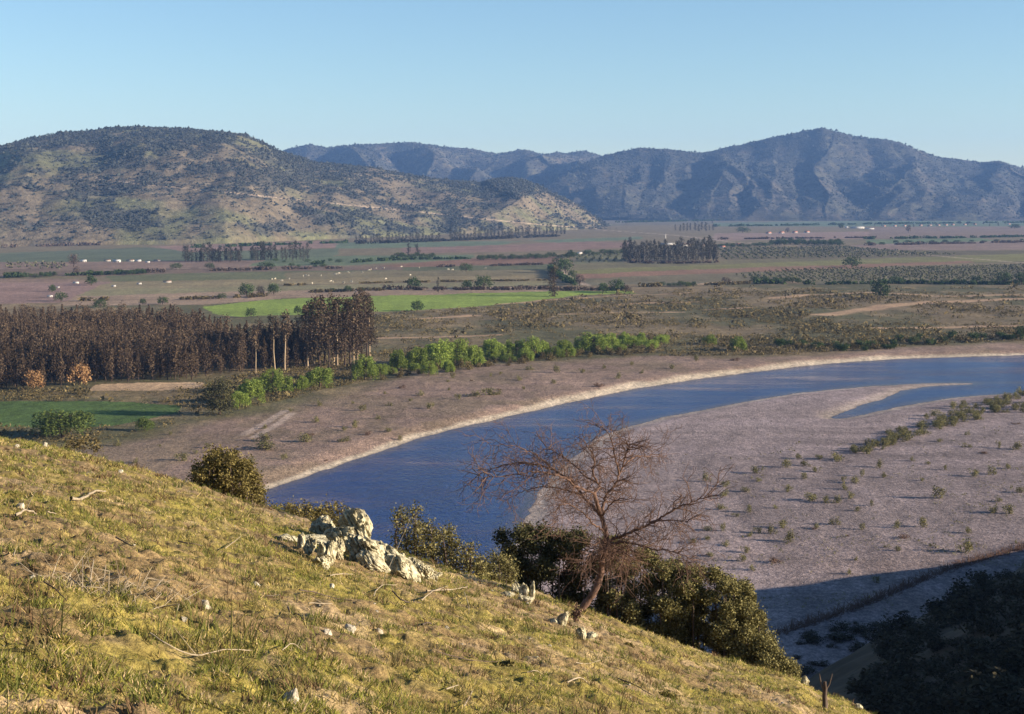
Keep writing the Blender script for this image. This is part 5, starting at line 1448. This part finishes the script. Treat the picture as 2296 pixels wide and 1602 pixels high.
def wood_bits():
    B = [([(160, 1132), (185, 1128), (212, 1115), (236, 1107)], 6.0, 'dead_wood', 'thick pale weathered log near the left edge'), ([(36, 1173), (60, 1168), (82, 1163)], 5.0, 'dead_wood', 'pale log below the bright white stone'), ([(106, 1167), (126, 1162)], 3.0, 'dead_wood', 'short pale stick right of the pale log'),
         ([(645, 1366), (655, 1384), (668, 1398), (682, 1408)], 3.6, 'dark_wood', 'dark charred stick lying downhill in the middle of the slope'), ([(338, 1444), (380, 1460), (440, 1468), (500, 1474), (565, 1478)], 3.2, 'dead_wood', 'long curved branch lying in the lower left grass'),
         ([(740, 1297), (765, 1296), (790, 1293)], 2.6, 'dead_wood', 'short pale stick below the outcrop ridge'), ([(670, 1331), (710, 1333), (750, 1342), (790, 1356)], 2.8, 'dark_wood', 'long brown branch below the outcrop'), ([(692, 1366), (745, 1368)], 2.2, 'dead_wood', 'thin pale stick beside the dark charred one'),
         ([(956, 1337), (985, 1330), (1020, 1327), (1048, 1326)], 3.0, 'dead_wood', 'pale straight stick left of the split stone'), ([(945, 1358), (970, 1340), (1004, 1322)], 2.4, 'dead_wood', 'forked stick crossing the pale straight one'), ([(838, 1350), (845, 1330), (862, 1320), (890, 1320)], 2.2, 'dead_wood', 'hooked grey stick in the middle of the slope'), ([(880, 1340), (905, 1352), (945, 1360)], 3.2, 'dark_wood', 'dark bent branch beside the hooked stick'),
         ([(945, 1412), (962, 1404), (980, 1405), (995, 1416)], 3.4, 'dark_wood', 'short arched branch right of the bare patch'), ([(634, 1482), (655, 1476), (675, 1478), (690, 1488)], 2.2, 'dead_wood', 'thin pale arched twig in the lower middle'), ([(980, 1486), (1040, 1490), (1090, 1497), (1120, 1502)], 2.0, 'dark_wood', 'long thin dark stick in the lower middle'),
         ([(1272, 1540), (1300, 1541), (1318, 1544)], 3.0, 'dead_wood', 'pale stick in the lower right grass'), ([(1182, 1520), (1200, 1523), (1212, 1514)], 2.2, 'dead_wood', 'small curved pale twig right of the long thin stick'), ([(1386, 1528), (1420, 1546), (1460, 1572)], 2.6, 'dark_wood', 'dark stick lying downhill near the bottom right'), ([(1000, 1562), (1028, 1558)], 3.2, 'dead_wood', 'short pale stick near the bottom edge'),
         ([(1040, 1602), (1048, 1585), (1060, 1572)], 2.4, 'dead_wood', 'bent twig rising at the bottom edge'), ([(1290, 1495), (1320, 1488), (1345, 1490)], 1.8, 'dead_wood', 'pale thin twig below the upright pale rock'), ([(260, 1220), (285, 1232), (300, 1240)], 2.8, 'dark_wood', 'dark stick in the upper left slope'), ([(400, 1216), (430, 1225), (455, 1230)], 2.8, 'dark_wood', 'dark stick left of the outcrop ledge'), ([(505, 1235), (540, 1215)], 1.8, 'dead_wood', 'thin pale twig by the outcrop ledge'),
         ([(30, 1260), (36, 1240), (44, 1232)], 2.6, 'dead_wood', 'pale stick standing near the left edge'), ([(596, 1340), (628, 1349)], 2.0, 'dead_wood', 'small pale stick above the dark charred one'), ([(345, 1356), (352, 1330), (366, 1320)], 2.4, 'dead_wood', 'bent pale twig right of the dead brush'), ([(1040, 1340), (1050, 1360), (1052, 1380)], 1.8, 'dead_wood', 'thin twig hanging downhill left of the split stone'), ([(100, 1335), (130, 1348), (150, 1360)], 3.0, 'dark_wood', 'dark branch left of the dead brush')]
    for i, (pts, r, mt, lb) in enumerate(B):
        P = on_hill(pts, .02)
        P = spline(P, 5); rg = np.random.default_rng(900 + i)
        rr = r * .54 * px_m(P[:, 1].mean())
        P[:, 2] += rr * .8 + .035
        P += rg.normal(0, rr * .35, P.shape)
        m = MB(); m.tube(P - P[0], rr * np.linspace(1.15, .6, len(P)) * rg.uniform(.85, 1.15, len(P)), 7)
        if i % 3 == 1:
            k = len(P) // 2; d = rg.normal(size=3); d[2] = abs(d[2]); L = np.linalg.norm(P[-1] - P[0]) * .3
            m.tube([P[k] - P[0], P[k] - P[0] + d / np.linalg.norm(d) * L], [rr * .5, rr * .2], 5)
        tag(obj('fallen_branch' if r < 4.5 else 'log', m.mesh('branch', M[mt], True), None, P[0]), lb, 'branch' if r < 4.5 else 'log')
    # heap of dead brush
    c = hill_hit(240, 1330)
    m = MB(); rg = np.random.default_rng(31)
    for i in range(110):
        a = rg.uniform(0, 6.28); s0 = np.array([rg.normal(0, .26), rg.normal(0, .30), 0])
        s0[2] = hill_z(c.x + s0[0], c.y + s0[1]) - c.z
        d = np.array([rg.normal(0, 1), rg.normal(0, .6), abs(rg.normal(.35, .4))]); d /= np.linalg.norm(d)
        L = rg.uniform(.10, .34)
        b_ = s0 + d * L * .5 + rg.normal(0, .05, 3); e = s0 + d * L + np.array([0, 0, -.12 * L]) + rg.normal(0, .06, 3)
        r = rg.uniform(.0025, .0065)
        m.tube([s0 - [0, 0, .02], b_, e], [r, r * .8, r * .3], 4)
    tag(obj('dead_brush', m.mesh('dead_brush', M['dead_wood']), None, c), 'tangle of dead grey twigs lying on the left slope', 'brushwood')
    # forked dead stump
    c = hill_hit(1848, 1592); mp = px_m(c.y)
    o = thing('dead_stump', 'forked bare dead sapling standing at the bottom right brow', 'tree stump', c)
    m = MB(); m.tube(np.array([(0, 0, -20), (2, 0, 10), (0, 0, 30), (1, 0, 52), (0, 0, 66)]) * mp, np.array([7, 6.5, 5.5, 5, 3]) * mp, 8); obj('trunk', m.mesh('trunk', M['dark_wood'], True), o)
    for pts in ([(0, 0, 40), (-9, 2, 62), (-13, 0, 84)], [(1, 0, 44), (10, -2, 60), (17, 0, 84)]):
        m = MB(); m.tube(np.array(pts, float) * mp, np.array([2.6, 1.8, .8]) * mp, 6); obj('branch', m.mesh('branch', M['dark_wood'], True), o)
wood_bits()

# ------------------------------------------------------------------ foreground: the bare tree
def bare_tree():
    base = hill_hit(1302, 1372)
    Y0 = base.y
    o = thing('bare_tree', 'leaning leafless thorn tree with a spreading twiggy crown on the brow', 'tree', base)
    rg = np.random.default_rng(12)
    def zpt(zx, zy, dy=0.0):
        return np.array(pt_at(1036 + zx * .4237, 923 + zy * .4237, Y0 + dy)) - np.array(base)
    twig = MB()
    limbs = []
    trunk = spline(np.array([zpt(600, 1085), zpt(660, 1010), zpt(705, 945), zpt(735, 860, .1), zpt(742, 780, .1), zpt(765, 690, .1), zpt(755, 620, .1), zpt(738, 555, .1), zpt(715, 490), zpt(700, 435, -.1)]), 5)
    tr = MB(); tr.tube(trunk, np.linspace(.095, .042, len(trunk)) * (1 + .1 * np.sin(np.arange(len(trunk)) * 1.7)), 9)
    obj('trunk', tr.mesh('trunk', M['espino'], True), o)
    L = [  # main limbs: zoom places with depth in metres, start and end radius
        ([(738, 560, .1), (690, 500, .4), (640, 450, .7), (585, 375, 1.0), (490, 312, 1.1), (330, 268, 1.2), (200, 292, 1.3), (80, 335, 1.2)], .055),
        ([(705, 440, -.1), (690, 430, -.3), (610, 400, -.6), (550, 355, -.9), (470, 330, -1.1), (380, 320, -1.3), (230, 340, -1.3), (110, 350, -1.4)], .045),
        ([(700, 435, -.1), (725, 385, .2), (650, 340, .4), (580, 270, .6), (500, 220, .7), (440, 180, .8)], .042),
        ([(738, 555, .1), (752, 480, .3), (765, 435, .4), (805, 395, .5), (850, 290, .5), (868, 230, .4), (885, 170, .3)], .055),
        ([(720, 385, .2), (690, 320, 0), (700, 250, -.2), (670, 190, -.3), (640, 130, -.4)], .036),
        ([(830, 330, .5), (810, 240, .2), (800, 180, 0), (770, 110, -.2), (730, 70, -.2)], .034),
        ([(850, 290, .5), (920, 240, .9), (990, 235, 1.2), (1065, 240, 1.4)], .03),
        ([(765, 690, .1), (830, 665, .0), (890, 640, -.1), (1000, 590, -.2), (1080, 545, -.3), (1180, 490, -.4), (1300, 452, -.5)], .06),
        ([(1000, 590, -.2), (1090, 575, -.6), (1180, 580, -.8), (1230, 560, -.9)], .03),
        ([(765, 700, .1), (880, 695, -.4), (1020, 730, -.7), (1100, 740, -.9), (1170, 760, -1.1), (1250, 800, -1.2)], .036),
        ([(765, 690, .1), (720, 690, -.5), (690, 740, -.9), (650, 800, -1.1)], .03),
        ([(755, 640, .1), (700, 600, -.6), (640, 540, -1.0), (560, 490, -1.3), (500, 520, -1.5), (510, 580, -1.6)], .032),
        ([(738, 560, .1), (800, 480, -.7), (870, 460, -1.1), (930, 470, -1.4)], .03),
        ([(640, 450, .7), (560, 420, 1.4), (450, 400, 1.8), (330, 420, 2.0), (240, 470, 2.0)], .032),
        ([(490, 312, 1.1), (420, 250, .8), (330, 200, .6), (250, 180, .4), (160, 180, .2)], .028),
    ]
    def grow(p, d, length, r, lev):
        k = max(3, int(length / .11))
        pts = [p]; q = p.copy(); dd = d.copy()
        for i in range(k):
            dd = dd + rg.normal(0, .20, 3) + np.array([0, 0, -.035 * i / k]); dd /= np.linalg.norm(dd)
            q = q + dd * length / k; pts.append(q)
        twig.tube(np.array(pts), np.linspace(r, max(.0035, r * .35), len(pts)), 4 if lev else 5)
        if lev < 2:
            for j in range(1, len(pts)):
                if rg.random() < (.78 if lev == 0 else .6):
                    a = rg.normal(0, 1, 3); a -= dd * (a @ dd); a /= np.linalg.norm(a)
                    nd_ = dd * .65 + a * .75 + np.array([0, 0, -.03])
                    grow(pts[j], nd_ / np.linalg.norm(nd_), length * rg.uniform(.3, .6), max(.004, r * .5), lev + 1)
    for pts, r in L:
        P = spline(np.array([zpt(a, b, c) for a, b, c in pts]), 6)
        P = P + rg.normal(0, .012, P.shape)
        m = MB(); m.tube(P, np.linspace(r, r * .22, len(P)) * .74, 7)
        obj('limb', m.mesh('limb', M['espino'], True), o)
        for j in list(range(4, len(P))) * 2:
            if rg.random() < .56:
                d = P[j] - P[j - 1]; d /= np.linalg.norm(d) + 1e-9
                a = rg.normal(0, 1, 3); a -= d * (a @ d); a /= np.linalg.norm(a)
                nd_ = d * .6 + a * .8 + np.array([0, 0, .0]); nd_ /= np.linalg.norm(nd_)
                grow(P[j], nd_, rg.uniform(.3, .85), max(.007, r * .22), 0)
    # drooping brush about the fork
    for i in range(95):
        p = zpt(rg.uniform(730, 890), rg.uniform(660, 760), rg.uniform(-.6, .5))
        d = np.array([rg.normal(0, .8), rg.normal(0, .6), -abs(rg.normal(.7, .3))]); d /= np.linalg.norm(d)
        grow(p, d, rg.uniform(.4, 1.1), .010, 1)
    obj('twigs', twig.mesh('twigs', M['espino']), o)
bare_tree()

# ------------------------------------------------------------------ foreground: shrubs on the brow
def near_shrubs():
    def big(px0, px1, py_top, py_bot, dist, seed, n, leaf, mat, name, lb, depth=2.0, lobes=14, cat='bush', tops=None):
        """leafy bush filling a photo extent at a given distance; its foot goes down to the slope behind the brow"""
        rg = np.random.default_rng(seed)
        mp = px_m(dist)
        cxp = (px0 + px1) / 2
        u, _ = uv(cxp, py_bot)
        bx = float(u * dist); bz = float(hill_z(bx, dist))
        base = np.array([bx, dist, bz])
        o = thing(name, lb, cat, base)
        lv = MB(); st = MB()
        for i in range(lobes):
            f = (i + rg.uniform(.1, .9)) / lobes
            px = px0 + (px1 - px0) * f
            top = np.interp(f, np.linspace(0, 1, len(tops)), tops) if tops is not None else py_top + (py_bot - py_top) * .35 * (2 * f - 1) ** 2
            dy = rg.uniform(-.5, .5) * depth
            f0, top0 = f, top
            for lev in range(6):
                f = np.clip(f0 + rg.normal(0, .05), 0.02, .98); px = px0 + (px1 - px0) * f; dy = rg.uniform(-.5, .5) * depth
                top = np.interp(f, np.linspace(0, 1, len(tops)), tops) if tops is not None else top0
                s = (px1 - px0) * mp / lobes * rg.uniform(1.1, 1.9)
                s = max(s * .78, .22)
                yy = dist + dy
                gx = float(uv(px, py_bot)[0] * yy); gz = float(hill_z(gx, yy))
                ztop = float(pt_at(px, top, yy).z) - s * .6
                zc = ztop - (ztop - gz) * lev * .19 * rg.uniform(.7, 1.15)
                zc = max(zc, gz + s * .3)
                c = np.array([gx + rg.normal(0, s * .3), yy + rg.normal(0, .2), zc])
                nn = int(n / lobes / 2.6)
                # leaves gathered on sprays
                hub = blob_pts(rg, max(4, nn // 9), c, (s, s * .9, s * .8), .45)
                pts = np.repeat(hub, 9, 0) + rg.normal(0, leaf * 1.15, (len(hub) * 9, 3)) * [1, 1, 1.3]
                lv.leaves(pts - base, leaf * 1.2, .6, rg, .3)
                if lev == 0: st.tube(np.array([[gx, yy, gz - .15], (np.array([gx, yy, gz]) + c) / 2 + rg.normal(0, .08, 3), c]) - base, [.035, .024, .008], 5)
                for h_ in hub[::3]: st.tube(np.array([c, h_]) - base, [.008, .004], 4)
        obj('stems', st.mesh('stems', M['dark_wood']), o); obj('foliage', lv.mesh('foliage', M[mat]), o)
    big(442, 580, 1010, 1108, 38.0, 1, 9000, .055, 'olive_shrub', 'leafy_bush', 'rounded olive leafy bush on the brow above the river edge', 1.6, 12, tops=[1050, 1018, 1008, 1016, 1036, 1078])
    big(890, 1085, 1130, 1290, 37.0, 2, 3800, .055, 'near_shrub', 'leafy_bush', 'leafy shrub with upright sprays just right of the rock outcrop', 1.2, 13, tops=[1150, 1135, 1165, 1190, 1185, 1215, 1250])
    big(1130, 1330, 1180, 1350, 40.5, 3, 19000, .065, 'oak', 'dark_bush', 'dark bush behind the split stone, left of the bare trunk', 2.0, 14, tops=[1195, 1185, 1190, 1200, 1195, 1200])
    big(1330, 1560, 1225, 1430, 40.0, 4, 27000, .06, 'near_shrub', 'dark_bush', 'dense bush behind the bare tree trunk', 2.4, 16, tops=[1215, 1215, 1230, 1255, 1275, 1280])
    big(1480, 1700, 1270, 1480, 39.5, 5, 28000, .055, 'near_shrub', 'leafy_bush', 'large dense leafy bush right of the bare tree', 2.2, 16, tops=[1265, 1268, 1275, 1290, 1310, 1350])
    big(1620, 1785, 1330, 1520, 38.5, 6, 20000, .05, 'near_shrub', 'leafy_bush', 'large leafy bush at the right end, falling to the hill shadow', 1.8, 14, tops=[1310, 1325, 1360, 1420, 1470, 1500])
    big(1080, 1150, 1245, 1310, 38.0, 7, 2200, .05, 'near_shrub', 'small_bush', 'small green bush between the leafy shrub and the dark bush', .8, 7)
    big(600, 780, 1128, 1170, 37.5, 8, 3200, .05, 'olive_shrub', 'small_bush', 'low feathery bush behind the rock outcrop', .8, 12, tops=[1150, 1138, 1130, 1132, 1126, 1140])
    big(150, 230, 985, 1022, 60.0, 9, 1500, .09, 'scrub', 'small_bush', 'small bush peeping over the brow at left', 1.0, 7)
    # clumps and tussocks on the slope
    for i, (px, py, wp, hp, mt, lb) in enumerate([(1292, 1400, 26, 40, 'red_shrub', 'small reddish dry bush between the two pale rocks'), (1495, 1560, 60, 26, 'olive_shrub', 'dark tussock on the lower right slope'), (1130, 1500, 60, 20, 'olive_shrub', 'dark tussock in the lower middle grass'), (1410, 1452, 30, 16, 'olive_shrub', 'small tussock under the large leafy bush'), (740, 1440, 40, 18, 'olive_shrub', 'green tussock beside the bare patch')]):
        p = hill_hit(px, py); mp = px_m(p.y)
        me = shrub_mesh(700 + i, wp * mp / 2, hp * mp, 420, .05, mt, True, 7)
        tag(obj('tussock', me, None, (p.x, p.y, p.z - .02)), lb, 'tussock' if 'tussock' in lb else 'bush')
near_shrubs()

# ------------------------------------------------------------------ haze: one closed box of even air
def haze():
    mb = MB(); mb.box((0, 4500, 230), (16000, 10400, 564))
    m = bpy.data.materials.new('haze_air'); m.use_nodes = True
    t = m.node_tree; t.nodes.clear()
    out = t.nodes.new('ShaderNodeOutputMaterial'); v = t.nodes.new('ShaderNodeVolumePrincipled')
    v.inputs['Color'].default_value = (.26, .48, 1.0, 1)
    v.inputs['Density'].default_value = 0.000056
    v.inputs['Anisotropy'].default_value = 0.0
    t.links.new(v.outputs[0], out.inputs['Volume'])
    o = obj('haze', mb.mesh('haze', m)); o['kind'] = 'stuff'
haze()
